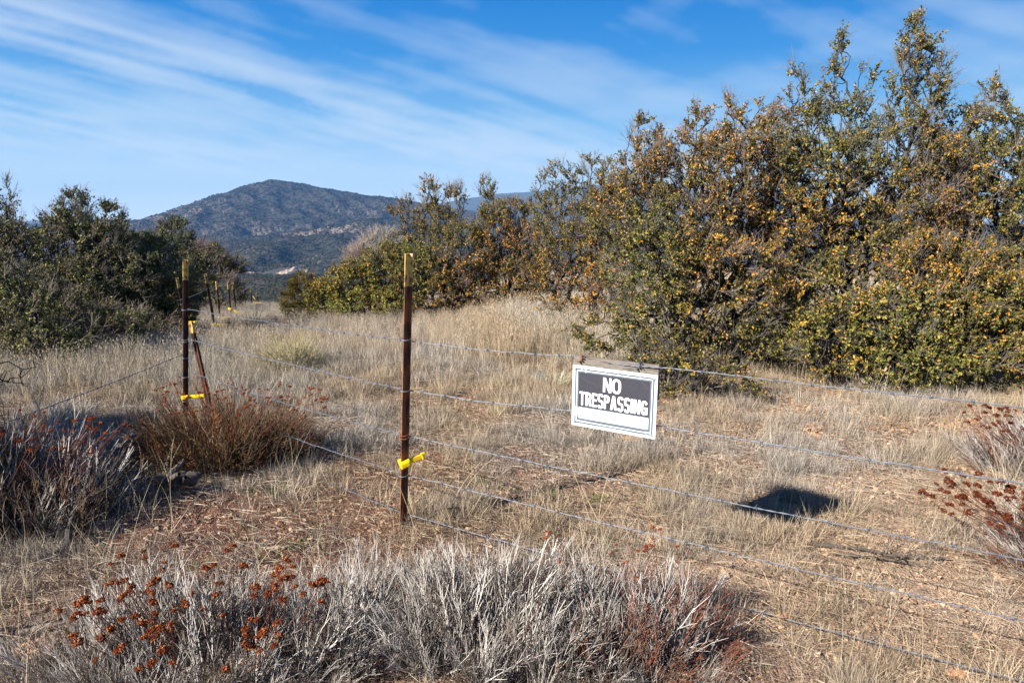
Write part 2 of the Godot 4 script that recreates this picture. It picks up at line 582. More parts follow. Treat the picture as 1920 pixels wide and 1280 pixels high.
	for i in 201:
		var x := lerpf(-9000.0, 9000.0, i / 200.0)
		var top := 0.0
		for k in prof.size() - 1:
			if x >= prof[k][0] and x < prof[k + 1][0]:
				top = lerpf(prof[k][1], prof[k + 1][1], (x - prof[k][0]) / (prof[k + 1][0] - prof[k][0]))
		for q in 14:
			var s := q / 13.0
			var yy := lerpf(-220.0, top, pow(s, 1.15)) + 70.0 * s * (0.5 - absf(broad.get_noise_2d(x * 0.0012, s * 2.0))) * (1.0 - 0.7 * s)
			v.append(Vector3(x, yy, -(12800.0 + 2800.0 * s)))
			c.append(Color(0.05, 0.055, 0.035))
	for i in 200:
		for q in 13:
			var a := i * 14 + q
			ix.append_array(PackedInt32Array([a, a + 1, a + 14, a + 14, a + 1, a + 15]))
	part("distant_range", sheet(v, c, ix), M.scrub, self).set_meta("kind", "structure")

func clump(mb: MB, s: float) -> void:
	# a low rounded crown of 48 faces with an uneven outline
	var ring := []
	for j in 4:
		var e := lerpf(-0.3, 1.15, j / 3.0)
		var row := PackedVector3Array()
		for i in 8:
			var a := TAU * (i + 0.5 * (j % 2)) / 8.0
			var rr := r(0.72, 1.15)
			row.append(Vector3(cos(a) * cos(e) * rr, (sin(e) + 0.3) * rr * 0.8, sin(a) * cos(e) * rr) * s)
		ring.append(row)
	for j in 3:
		for i in 8:
			var k := (i + 1) % 8
			mb.quad(ring[j][i], ring[j + 1][i], ring[j + 1][k], ring[j][k], Color.WHITE)
	for i in 8:
		mb.tri(ring[3][i], Vector3(0, 1.05 * s, 0), ring[3][(i + 1) % 8], Color.WHITE)

# ---------------------------------------------------------------- fence
func tee() -> PackedVector2Array:
	# the section of a steel T post: flange across x, web along +z
	return PackedVector2Array([Vector2(-0.018, -0.002), Vector2(0.018, -0.002), Vector2(0.018, 0.0015), Vector2(0.003, 0.0035), Vector2(0.0025, 0.031), Vector2(0.0015, 0.0325), Vector2(-0.0015, 0.0325), Vector2(-0.0025, 0.031), Vector2(-0.003, 0.0035), Vector2(-0.018, 0.0015)])

func t_post(label: String, foot: Vector3, top: Vector3, turn: float, tip_len: float, ties: Array, heavy := 1.0, group := "steel T posts of the fence") -> Node3D:
	var o := thing("fence_post", label, "fence post", foot, group)
	var ln := foot.distance_to(top)
	o.basis = along(top - foot, turn) * Basis().scaled(Vector3(heavy, 1.0, heavy))
	var a := MB.new()
	a.extrude(tee(), -0.25, ln - tip_len, Color.WHITE)
	var y := 0.08
	while y < ln - tip_len - 0.03:
		a.box(Vector3(-0.006, y, -0.0075), Vector3(0.006, y + 0.022, -0.001), Transform3D(), Color.WHITE, 0.003)
		y += 0.054
	part("shaft", a.mesh(), M.dark_rust if "corner" in label else M.rust, o)
	if tip_len > 0.0:
		var b := MB.new()
		b.extrude(tee(), ln - tip_len, ln, Color.WHITE)
		part("painted_tip", b.mesh(), M.tip_paint, o)
	for t in ties:
		part("wire_tie", tie_mesh(), M.rust if t[1] else M.wire, o, Transform3D(Basis(), Vector3(0, t[0], 0)))
	return o

var tie_cache: ArrayMesh
func tie_mesh() -> ArrayMesh:
	if tie_cache:
		return tie_cache
	var m := MB.new()
	var p := PackedVector3Array()
	var rr := PackedFloat32Array()
	for i in 41:
		var a := TAU * i / 16.0
		var q := Vector2(cos(a) * 0.023, sin(a) * 0.023)
		p.append(Vector3(q.x, 0.0045 * sin(i * 0.5) + 0.00025 * i, q.y * 0.95 + 0.014))
		rr.append(0.0016)
	p.append(p[40] + Vector3(0.02, 0.012, 0.012))
	rr.append(0.0014)
	m.tube(p, rr, 5, Color.WHITE)
	tie_cache = m.mesh()
	return tie_cache

func insulator(label: String, at: Vector3, arm: Vector3, s := 1.0) -> void:
	# snap-on plastic standoff: a box clip on the post, a ribbed arm and a forked head
	var o := thing("fence_insulator", label, "insulator", at, "yellow plastic standoff insulators")
	var x := arm.normalized()
	var z := x.cross(Vector3.UP).normalized()
	o.basis = Basis(x, z.cross(x), z)
	var ln := arm.length()
	var m := MB.new()
	m.box(Vector3(-0.026, -0.017, -0.028) * s, Vector3(0.024, 0.017, 0.030) * s, Transform3D(), Color.WHITE, 0.003)
	m.box(Vector3(-0.022, -0.010, 0.030) * s, Vector3(0.018, 0.010, 0.034) * s, Transform3D(), Color.WHITE, 0.0015)
	part("clip", m.mesh(), M.plastic, o)
	m = MB.new()
	m.box(Vector3(0.024 * s, -0.012 * s, -0.006 * s), Vector3(ln - 0.014, 0.012 * s, 0.006 * s), Transform3D(), Color.WHITE, 0.0025)
	part("arm", m.mesh(), M.plastic, o)
	m = MB.new()
	m.box(Vector3(ln - 0.014, -0.017 * s, -0.013 * s), Vector3(ln - 0.005, 0.017 * s, 0.013 * s), Transform3D(), Color.WHITE, 0.0025)
	m.box(Vector3(ln - 0.005, 0.004 * s, -0.009 * s), Vector3(ln + 0.006, 0.014 * s, 0.009 * s), Transform3D(), Color.WHITE, 0.002)
	part("fork", m.mesh(), M.plastic, o)

var barb_cache: ArrayMesh
func barb_mesh() -> ArrayMesh:
	if barb_cache:
		return barb_cache
	var m := MB.new()
	var p := PackedVector3Array()
	var rr := PackedFloat32Array()
	for i in 21:
		var a := TAU * i / 8.0
		p.append(Vector3(0.0040 * cos(a), (i - 10) * 0.00055, 0.0040 * sin(a)))
		rr.append(0.0012)
	m.tube(p, rr, 4, Color.WHITE)
	for q in [[Vector3(0.004, -0.005, 0), Vector3(0.016, -0.008, 0.005)], [Vector3(-0.004, 0.005, 0), Vector3(-0.015, 0.009, -0.006)], [Vector3(0, -0.003, 0.004), Vector3(-0.004, 0.003, 0.016)], [Vector3(0, 0.003, -0.004), Vector3(0.003, -0.002, -0.016)]]:
		m.tube(PackedVector3Array([q[0], q[1]]), PackedFloat32Array([0.0013, 0.0004]), 4, Color.WHITE)
	barb_cache = m.mesh()
	return barb_cache

func barbed_wire(label: String, pts: Array, sag: float, detail := true, thick := 0.0017, group := "strands of barbed wire", spare := false) -> void:
	# two strands twisted round each other, with a barb every 12 cm
	var o := thing("barbed_wire", label, "barbed wire", pts[0], group)
	var path := PackedVector3Array()
	var step := 0.012 if detail else 0.06
	for k in pts.size() - 1:
		var a: Vector3 = pts[k]
		var b: Vector3 = pts[k + 1]
		var n := maxi(2, int(a.distance_to(b) / step))
		for i in n + (1 if k == pts.size() - 2 else 0):
			var t := float(i) / n
			var q := a.lerp(b, t) - Vector3(0, sag * 4.0 * t * (1.0 - t), 0) - Vector3(pts[0])
			q += Vector3(0, 0.0035 * fine.get_noise_2d(q.x * 5.0, q.z * 5.0 + q.y * 30.0), 0.0035 * fine.get_noise_2d(q.x * 5.0 + 40.0, q.z * 5.0))
			path.append(q)
	for s in 2:
		var p := PackedVector3Array()
		var rr := PackedFloat32Array()
		for i in path.size():
			var t := (path[mini(i + 1, path.size() - 1)] - path[maxi(i - 1, 0)]).normalized()
			var u := t.cross(Vector3.UP).normalized()
			var w := t.cross(u)
			var a := i * step / 0.085 * TAU + PI * s
			p.append(path[i] + (u * cos(a) + w * sin(a)) * thick * 1.02)
			rr.append(thick)
		var m := MB.new()
		m.tube(p, rr, 5 if detail else 3, Color.WHITE)
		part("strand", m.mesh(), M.wire, o)
	var gap := int(0.125 / step)
	var i := gap / 2
	while i < path.size() - 1 and detail:
		part("barb", barb_mesh(), M.wire, o, Transform3D(along(path[i + 1] - path[i], r(0, TAU), 1.0), path[i]))
		i += gap + rng.randi_range(-1, 1)

func build_fence() -> void:
	var main_foot := on_ground(-0.524, 3.1)
	var main_top := Vector3(-0.462, 1.318, -3.1)
	var shaft := (main_top - main_foot).normalized()
	# the web turns to the viewer's left, as in the photograph
	t_post("rusty steel T post with yellow tip nearest the camera, left of the sign", main_foot, main_top, -0.62, 0.148, [[0.925, false], [0.685, false], [0.47, true], [0.455, true], [0.27, false]])
	var corner_foot := on_ground(-2.53, 5.12)
	var corner_top := Vector3(-2.43, 1.178, -5.12)
	t_post("dark rusty corner post with a yellow tip, tallest of the left cluster", corner_foot, corner_top, -0.5, 0.15, [[0.83, false], [0.60, false], [0.585, false], [0.46, false], [0.31, false], [0.12, false]])
	t_post("slanting rusty brace post propped against the dark corner post", Vector3(-2.28, -0.04, -5.02), Vector3(-2.475, 0.70, -5.2), 0.4, 0.09, [])
	t_post("leaning rusty post just left of and behind the corner post", on_ground(-4.58, 9.55), Vector3(-4.71, 0.68, -9.61), -0.4, 0.15, [[0.55, false]])
	var line := [[-5.38, 12.23, -5.48, 0.54, "rusty post with a pale tip, first behind the corner cluster"], [-6.05, 14.0, -6.07, 0.25, "rusty upright post, second behind the corner cluster"], [-6.48, 15.6, -6.5, 0.10, "thin rusty post, third behind the corner cluster"], [-7.53, 18.5, -7.57, -0.18, "thin rusty post, fourth behind the corner cluster"], [-8.96, 22.47, -8.98, -0.65, "small distant post, fifth behind the corner cluster"], [-9.8, 24.95, -9.8, -0.98, "dark distant post without a yellow tip"], [-10.72, 27.95, -10.72, -1.25, "tallest post of the far corner group"], [-10.45, 28.2, -10.75, -1.58, "slanting brace in the far corner group"], [-10.6, 28.52, -10.73, -1.47, "rightmost leaning post of the far corner group"]]
	for q in line:
		t_post(q[4], on_ground(q[0], q[1]), Vector3(q[2], q[3], -q[1]), r(-0.8, 0.2), 0.0 if q[4].begins_with("dark") else 0.17, [], 1.15)
	t_post("rusty T post beyond the right edge of the view", on_ground(3.0, 1.07), Vector3(3.0, 1.3, -1.07), -0.5, 0.15, [])
	t_post("rusty T post beyond the left edge of the view", on_ground(-2.75, 1.6), Vector3(-2.75, 1.2, -1.6), -0.5, 0.15, [])
	# the five wires run corner post, near post, sign, right
	var ys := [0.92, 0.685, 0.462, 0.268, 0.068]
	var cy := [0.81, 0.58, 0.33, 0.12, -0.035]
	var names := ["topmost barbed wire of the fence, carrying the sign", "second barbed wire from the top, passing behind the sign", "middle barbed wire of the fence, tied with rusty wire", "fourth barbed wire from the top, just below the yellow insulator", "lowest barbed wire, close to the ground"]
	for k in 5:
		var at_post: Vector3 = main_foot + shaft * ys[k] + Vector3(0.008, 0, -0.012)
		var bend := Vector3(0.25, ys[k] - (0.004 if k == 0 else 0.012), -2.752)
		var out := Vector3(0.555, ys[k] - (0.004 if k == 0 else 0.014), -2.535)
		var z_off := Vector3(0.022, 0.0, -0.036) if k == 1 else Vector3.ZERO
		var run := [Vector3(lerpf(-2.53, -2.45, (cy[k] + 0.03) / 1.2), cy[k], -5.135), at_post, bend + z_off, out + z_off, Vector3(3.0, ys[k] + 0.02, -1.08)]
		if k > 1:
			run = [run[0], run[1], run[4]]
		barbed_wire(names[k], run, 0.010 if k < 2 else 0.022, true, 0.0014 if k != 1 else 0.0018)
	# the side fence
	for q in [[0.46, "dark barbed wire slanting down to the left of the corner post"], [0.05, "low dark barbed wire at the left edge of the grass"]]:
		barbed_wire(q[1], [corner_foot + Vector3(0.02, q[0] + 0.03, 0), Vector3(-2.75, q[0] - 0.02, -1.6)], 0.02, true, 0.0016, "wires of the side fence")
	for k in 3:
		var pts := [corner_foot + Vector3(0.0, 0.9 - 0.28 * k, 0)]
		for q in line.slice(0, 7):
			pts.append(on_ground(q[0], q[1], 0.78 - 0.25 * k))
		barbed_wire(["upper", "middle", "lower"][k] + " wire of the fence running back along the dark bushes", pts, 0.03, false, 0.0018, "wires running back")
	insulator("yellow insulator on the near post pointing right", main_foot + shaft * 0.335 + Vector3(-0.002, 0, 0.006), Vector3(0.088, 0.026, -0.035))
	insulator("yellow insulator low on the dark corner post", corner_foot + Vector3(0.012, 0.155, 0.005), Vector3(0.145, 0.008, -0.01))
	insulator("yellow insulator on the leaning post behind the corner post", on_ground(-4.60, 9.55, 0.30), Vector3(0.13, 0.0, 0.0))
	insulator("yellow insulator at the foot of the first post behind", on_ground(-5.39, 12.2, 0.06), Vector3(0.28, 0.01, 0.0))
	insulator("yellow insulator at the foot of the second post behind", on_ground(-6.05, 13.97, 0.12), Vector3(0.28, 0.0, 0.0))
	insulator("yellow insulator pointing down on the third post behind", on_ground(-6.48, 15.57, 0.2), Vector3(0.22, -0.1, 0.0), 1.4)
	insulator("yellow insulator in the far corner group", on_ground(-10.66, 28.0, 0.22), Vector3(0.36, 0.0, 0.0), 1.3)

# ---------------------------------------------------------------- sign
func build_sign() -> void:
	var left := Vector3(0.248, 0.628, -2.735)
	var right := Vector3(0.556, 0.628, -2.545)
	var x := (right - left).normalized()
	var z := x.cross(Vector3.UP).normalized()
	var o := thing("no_trespassing_sign", "white and dark grey NO TRESPASSING sign on a weathered board hung from the wire", "sign", (left + right) * 0.5)
	var b := Basis(x, Vector3.UP, z)
	o.basis = b * Basis(Vector3(0, 0, 1), -0.008)
	var w := 0.362
	var h := 0.254
	# the origin is the middle of the board's lower edge region; the plate spans y from 0.254 down to 0
	var m := MB.new()
	m.box(Vector3(-w / 2 + 0.001, h - 0.10, -0.024), Vector3(w / 2 + 0.001, h + 0.037, -0.004), Transform3D(), Color.WHITE, 0.0018)
	part("board", m.mesh(), M.old_wood, o)
	# plate: slightly wavy thin plastic with the print as its colour
	var im := Image.create(1086, 762, false, Image.FORMAT_RGB8)
	var k := 3000.0
	im.fill(Color(0.86, 0.87, 0.88))
	var frame := Color(0.34, 0.38, 0.42)
	var white := Color(0.90, 0.91, 0.92)
	var dark := Color(0.20, 0.20, 0.235)
	im.fill_rect(Rect2i(33, 33, 1086 - 66, 762 - 66), frame)
	im.fill_rect(Rect2i(56, 56, 1086 - 112, 762 - 112), white)
	im.fill_rect(Rect2i(66, 66, 1086 - 132, 762 - 132), frame)
	im.fill_rect(Rect2i(86, 84, 1086 - 172, 426), dark)
	im.fill_rect(Rect2i(86, 510, 1086 - 172, 8), frame)
	var bx := Rect2i(92, 522, 1086 - 184, 138)
	for yy in range(bx.position.y, bx.end.y):
		for xx in range(bx.position.x, bx.end.x):
			var q := Vector2(maxf(absf(xx - bx.get_center().x) - bx.size.x / 2.0 + 16.0, 0.0), maxf(absf(yy - bx.get_center().y) - bx.size.y / 2.0 + 16.0, 0.0))
			if q.length() < 16.0:
				im.set_pixel(xx, yy, Color(0.93, 0.94, 0.95))
	# a small printed code block and lines of fine print, too small to read
	im.fill_rect(Rect2i(42, 520, 40, 118), Color(0.80, 0.82, 0.84))
	for i in 9:
		im.fill_rect(Rect2i(48, 528 + i * 12, 28, 3 + (i * 7) % 5), Color(0.62, 0.65, 0.68))
	for q in [[76, 690, 150], [240, 694, 110], [520, 699, 100], [940, 690, 90]]:
		var xx: int = q[0]
		while xx < q[0] + q[2]:
			var ww := rng.randi_range(3, 9)
			im.fill_rect(Rect2i(xx, q[1], ww, 9), Color(0.83, 0.85, 0.87))
			xx += ww + rng.randi_range(2, 5)
	# scratches and scuffs in the dark print
	for i in 330:
		var p := Vector2(r(90, 990), r(88, 505))
		var dir := Vector2.from_angle(r(-0.2, 1.3))
		var ln := r(10, 90) * (2.2 if i < 14 else 1.0)
		var a := r(0.04, 0.22) if i > 14 else r(0.25, 0.5)
		for s in int(ln):
			var q := p + dir * s + Vector2(dir.y, -dir.x) * 3.0 * sin(s * 0.05 + i)
			if q.x > 88 and q.x < 998 and q.y > 86 and q.y < 508:
				im.set_pixelv(q, im.get_pixelv(q).lerp(Color(0.75, 0.77, 0.82), a))
	for yy in range(84, 510):
		for xx in range(86, 1000):
			var s := fine.get_noise_2d(xx * 0.05, yy * 0.05) * 0.05 + fine.get_noise_2d(xx * 0.4, yy * 0.4) * 0.035
			var q := im.get_pixel(xx, yy)
			im.set_pixel(xx, yy, Color(q.r + s, q.g + s, q.b + s))
	for i in 60:  # chips at the rim, worn through to white
		var p := Vector2i(rng.randi_range(30, 1050), 33 if rng.randf() < 0.5 else 722)
		im.fill_rect(Rect2i(p, Vector2i(rng.randi_range(3, 22), rng.randi_range(2, 7))), white)
	im.fill_rect(Rect2i(166, 30, 16, 48), white)
	var pm := plain("print", 0.45)
	pm.albedo_texture = ImageTexture.create_from_image(im)
	pm.texture_repeat = false
	pm.vertex_color_use_as_albedo = false
	var v := PackedVector3Array(); var uv := PackedVector2Array(); var nn := PackedVector3Array(); var ix := PackedInt32Array()
	var nx := 20
	var ny := 14
	for j in ny + 1:
		for i in nx + 1:
			v.append(Vector3((float(i) / nx - 0.5) * w, (1.0 - float(j) / ny) * h, warp(float(i) / nx, float(j) / ny)))
			uv.append(Vector2(float(i) / nx, float(j) / ny))
			nn.append(Vector3(0, 0, 1))
	for j in ny:
		for i in nx:
			var a := j * (nx + 1) + i
			ix.append_array(PackedInt32Array([a, a + 1, a + nx + 1, a + 1, a + nx + 2, a + nx + 1]))
	var arr := []
	arr.resize(Mesh.ARRAY_MAX)
	arr[Mesh.ARRAY_VERTEX] = v; arr[Mesh.ARRAY_NORMAL] = nn; arr[Mesh.ARRAY_TEX_UV] = uv; arr[Mesh.ARRAY_INDEX] = ix
	var am := ArrayMesh.new()
	am.add_surface_from_arrays(Mesh.PRIMITIVE_TRIANGLES, arr)
	var plate := part("printed_face", am, pm, o)
	m = MB.new()
	m.box(Vector3(-w / 2, 0.0, -0.0028), Vector3(w / 2, h, -0.0008), Transform3D(), Color(0.62, 0.62, 0.60), 0.0005)
	part("backing_sheet", m.mesh(), M.paint, o)
	# lettering
	var lm := plain("lettering", 0.45, Color(0.80, 0.81, 0.82))
	lm.vertex_color_use_as_albedo = false
	var wide := {"T": 0.92, "R": 1.0, "E": 0.84, "S": 0.94, "P": 0.92, "A": 1.06, "I": 0.42, "N": 1.02, "G": 1.04, "O": 1.08}
	for q in [["NO", -0.006, 0.188, 0.080, 0.060], ["TRESPASSING", -0.001, 0.1185, 0.296, 0.057]]:
		var sum := 0.0
		for ch in q[0]:
			sum += wide[ch]
		var px: float = q[1] - q[3] / 2
		for ch in q[0]:
			var cell: float = q[3] * wide[ch] / sum
			var at := Vector3(px + cell / 2, q[2], 0.0)
			px += cell
			part("letter", glyph(ch, cell - 0.0026, q[4]), lm, plate, Transform3D(Basis(), at))
	# screws and twisted wire ties
	for q in [[-0.168, 0.238], [0.168, 0.238], [-0.168, 0.013], [0.166, 0.013]]:
		m = MB.new()
		m.tube(PackedVector3Array([Vector3(q[0], q[1], -0.001), Vector3(q[0], q[1], 0.0022), Vector3(q[0], q[1], 0.003)]), PackedFloat32Array([0.0048, 0.0048, 0.0025]), 10, Color(0.36, 0.36, 0.33), Color(-1, 0, 0), true)
		part("screw", m.mesh(), M.paint, o)
	for q in [[-0.138, true], [0.108, false]]:
		m = MB.new()
		var p := PackedVector3Array(); var rr := PackedFloat32Array()
		for i in 24:
			var t := i / 23.0
			p.append(Vector3(q[0] + 0.004 * sin(t * 22.0) - 0.028 * maxf(0.0, t - 0.5), h + 0.046 - 0.036 * t + 0.008 * maxf(0.0, t - 0.7), 0.004 + 0.004 * cos(t * 22.0)))
			rr.append(0.0016)
		m.tube(p, rr, 5, Color.WHITE)
		for i in p.size():
			p[i] += Vector3(0.004 * sin(i * 0.9), -0.002, 0.003 * cos(i * 0.9))
		m.tube(p, rr, 5, Color.WHITE)
		part("wire_tie", m.mesh(), M.rust if q[1] else M.wire, o)

func warp(u: float, t: float) -> float:
	return 0.0

func glyph(ch: String, w: float, h: float) -> ArrayMesh:
	# heavy condensed block letters, strokes laid a hair apart in depth
	var m := MB.new()
	var a := w / 2
	var b := h / 2
	var s := minf(w * 0.36, 0.0105)
	var t := h * 0.155
	var z := [0.0005]
	var bar := func(p: Array) -> void:
		z[0] += 0.00004
		m.quad(Vector3(p[0], p[1], z[0]), Vector3(p[2], p[3], z[0]), Vector3(p[4], p[5], z[0]), Vector3(p[6], p[7], z[0]), Color.WHITE)
	var rect := func(x0: float, y0: float, x1: float, y1: float) -> void:
		bar.call([x0, y0, x0, y1, x1, y1, x1, y0])
	var arc := func(cx: float, cy: float, rx: float, ry: float, a0: float, a1: float) -> void:
		z[0] += 0.00004
		for i in 20:
			var p := []
			for k in [[i, 1.0], [i + 1, 1.0], [i + 1, 0.0], [i, 0.0]]:
				var g := deg_to_rad(lerpf(a0, a1, k[0] / 20.0))
				var c := signf(cos(g)) * pow(absf(cos(g)), 0.72)
				var e := signf(sin(g)) * pow(absf(sin(g)), 0.72)
				p.append(Vector3(cx + c * (rx - (0.0 if k[1] > 0.5 else s)), cy + e * (ry - (0.0 if k[1] > 0.5 else t)), z[0]))
			m.quad(p[0], p[1], p[2], p[3], Color.WHITE)
	match ch:
		"I":
			rect.call(-a, -b, a, b)
		"T":
			rect.call(-a, b - t, a, b); rect.call(-s / 2, -b, s / 2, b)
		"E":
			rect.call(-a, -b, -a + s, b); rect.call(-a, b - t, a, b); rect.call(-a, -t / 2, a * 0.86, t / 2); rect.call(-a, -b, a, -b + t)
		"N":
			rect.call(-a, -b, -a + s * 0.92, b); rect.call(a - s * 0.92, -b, a, b); bar.call([-a, b, -a + s * 1.05, b, a, -b, a - s * 1.05, -b])
		"A":
			bar.call([-a, -b, -s * 0.55, b, s * 0.55, b, -a + s, -b]); bar.call([a, -b, s * 0.55, b, -s * 0.55, b, a - s, -b]); rect.call(-a * 0.6, -b * 0.52, a * 0.6, -b * 0.52 + t)
		"O":
			arc.call(0.0, 0.0, a, b, 0.0, 360.0)
		"P", "R":
			rect.call(-a, -b, -a + s, b); arc.call(-a + s * 0.6, b * 0.42, 2.0 * a - s * 0.6, b * 0.58, -90.0, 90.0); rect.call(-a, b - t, -a + s, b); rect.call(-a, -b * 0.16, -a + s, -b * 0.16 + t)
			if ch == "R": bar.call([-a * 0.05, -b * 0.1, a * 0.62, 0.0, a, -b, a - s, -b])
		"S":
			arc.call(0.0, b * 0.46, a, b * 0.54 + t * 0.25, 12.0, 270.0); arc.call(0.0, -b * 0.46, a, b * 0.54 + t * 0.25, 90.0, -168.0)
		"G":
			arc.call(0.0, 0.0, a, b, 28.0, 340.0); rect.call(0.0, -t * 0.75, a, t * 0.3); rect.call(a - s, -b * 0.92, a, t * 0.1)
	return m.mesh()

# ---------------------------------------------------------------- scrub oaks and other tall bushes
const GREENS := [Color(0.045, 0.054, 0.011), Color(0.082, 0.088, 0.017), Color(0.145, 0.132, 0.027), Color(0.22, 0.165, 0.034)]
const AUTUMN := [Color(0.46, 0.20, 0.014), Color(0.52, 0.27, 0.02), Color(0.36, 0.18, 0.06), Color(0.44, 0.26, 0.13), Color(0.24, 0.145, 0.026)]
const DARKS := [Color(0.038, 0.054, 0.015), Color(0.062, 0.080, 0.022), Color(0.112, 0.124, 0.036), Color(0.18, 0.175, 0.052), Color(0.24, 0.205, 0.052)]

func sprig(kind: int) -> ArrayMesh:
	# 0: oak twig with turning leaves, 1: oak twig, mostly green, 2: small-leaved dark shrub twig, 3: bare twigs, 4: fine needle-like green twig
	var m := MB.new()
	var wood := Color(0.10, 0.085, 0.075) if kind != 3 else Color(0.15, 0.13, 0.12)
	var ln: float = [0.15, 0.15, 0.14, 0.22, 0.16][kind]
	var stalks: int = [2, 2, 3, 3, 5][kind]
	for s in stalks:
		var dir := (Vector3.UP + ball() * (0.15 if s == 0 else 0.75)).normalized()
		var p := PackedVector3Array([Vector3.ZERO])
		var rr := PackedFloat32Array([0.0028 if kind != 3 else 0.0030])
		for i in 4:
			dir = (dir + ball() * (0.32 if kind != 4 else 0.1)).normalized()
			p.append(p[i] + dir * ln * 0.25 * (1.0 if s == 0 else 0.75))
			rr.append(lerpf(0.0026, 0.0010, i / 3.0))
		m.tube(p, rr, 3, wood)
		if kind == 3:
			for i in 3:
				var b := p[1 + i]
				var d2 := (dir + ball() * 0.9).normalized()
				m.tube(PackedVector3Array([b, b + d2 * 0.05, b + d2 * 0.08 + ball() * 0.02]), PackedFloat32Array([0.0016, 0.0012, 0.0007]), 3, wood)
			continue
		var count: int = [13, 13, 12, 0, 13][kind]
		for i in count:
			var t := pow(r(0.08, 1.0), 0.75) * 3.98
			var b := p[int(t)].lerp(p[int(t) + 1], fmod(t, 1.0))
			var out := (dir * 0.35 + ball()).normalized()
			var up := (Vector3.UP + ball() * 0.8).normalized()
			if absf(out.dot(up)) > 0.9:
				continue
			var col: Color
			if kind <= 1:
				var autumn := rng.randf() < (0.44 if kind == 0 else 0.08)
				col = AUTUMN[rng.randi() % 5] if autumn else GREENS[rng.randi() % 4]
				col *= r(0.8, 1.2)
				m.leaf(b, out, up, r(0.018, 0.031), r(0.011, 0.017), col, r(0.05, 0.4))
			elif kind == 2:
				col = DARKS[rng.randi() % 5] * r(0.8, 1.2)
				m.leaf(b, out, up, r(0.018, 0.028), r(0.010, 0.015), col, r(0.0, 0.3))
			else:
				col = Color(0.095, 0.10, 0.022).lerp(Color(0.20, 0.17, 0.04), rng.randf() * 0.8)
				m.leaf(b, (dir + ball() * 0.6).normalized(), up, r(0.015, 0.03), 0.005, col, 0.1)
	return m.mesh()

func one_leaf() -> ArrayMesh:
	var m := MB.new()
	m.leaf(Vector3.ZERO, Vector3.UP, Vector3(0, 0, 1), 0.032, 0.018, Color.WHITE, 0.25)
	return m.mesh()

var sprigs := {}

func grow(o: Node3D, feet: Array, lobes: Array, targets: int, wood: Color, thick := 0.0026) -> Dictionary:
	# wood grows from the feet to points spread through the lobes, each new shoot from the nearest wood
	var pos := PackedVector3Array()
	var par := PackedInt32Array()
	var far := PackedFloat32Array()
	for q: Vector3 in feet:
		pos.append(q - Vector3(0, 0.12, 0)); par.append(-1); far.append(0.0)
		pos.append(q + Vector3(r(-0.03, 0.03), 0.06, r(-0.03, 0.03))); par.append(pos.size() - 2); far.append(0.1)
	var goals := []
	var total := 0.0
	for l in lobes:
		total += l[1].x * l[1].y * l[1].z * l[2]
	for l in lobes:
		var k := int(round(targets * l[1].x * l[1].y * l[1].z * l[2] / total))
		for i in maxi(k, 4):
			var q := ball()
			q = q.normalized() * pow(q.length(), 0.65)
			goals.append(l[0] + q * l[1])
	var mid: Vector3 = feet[0]
	goals.sort_custom(func(a: Vector3, b: Vector3) -> bool: return a.distance_squared_to(mid) < b.distance_squared_to(mid))
	var ends := PackedInt32Array()
	for g: Vector3 in goals:
		if g.y < 0.03:
			continue
		var best := 0
		var cost := 1e9
		for i in pos.size():
			var dd := pos[i].distance_to(g) + 0.30 * far[i]
			if dd < cost:
				cost = dd
				best = i
		var a := pos[best]
		var dist := a.distance_to(g)
		var n := maxi(1, int(ceil(dist / 0.11)))
		var bow := ball() * dist * 0.11 + Vector3(0, -0.05 * dist, 0)
		for i in n:
			var t := float(i + 1) / n
			var q := a.lerp(g, t) + bow * 4.0 * t * (1.0 - t) + (ball() * 0.022 if i < n - 1 else Vector3.ZERO)
			pos.append(q)
			par.append(best)
			far.append(far[best] + q.distance_to(pos[best]))
			best = pos.size() - 1
		ends.append(best)
	var burden := PackedFloat32Array()
	burden.resize(pos.size())
	for e in ends:
		burden[e] += 1.0
	for i in range(pos.size() - 1, -1, -1):
		if par[i] >= 0:
			burden[par[i]] += burden[i]
	var m := MB.new()
	for i in pos.size():
		if par[i] < 0 or burden[i] <= 0.0:
			continue
		var ra := minf(thick * pow(burden[i], 0.46), 0.075)
		var rb := minf(thick * pow(burden[par[i]], 0.46), 0.075)
		rb = minf(rb, ra * 1.5)
		m.tube(PackedVector3Array([pos[par[i]], pos[i]]), PackedFloat32Array([rb, ra]), 6 if ra > 0.02 else (4 if ra > 0.006 else 3), wood * r(0.75, 1.25))
	part("branches", m.mesh(), M.bark, o)
	return {"pos": pos, "par": par, "burden": burden}

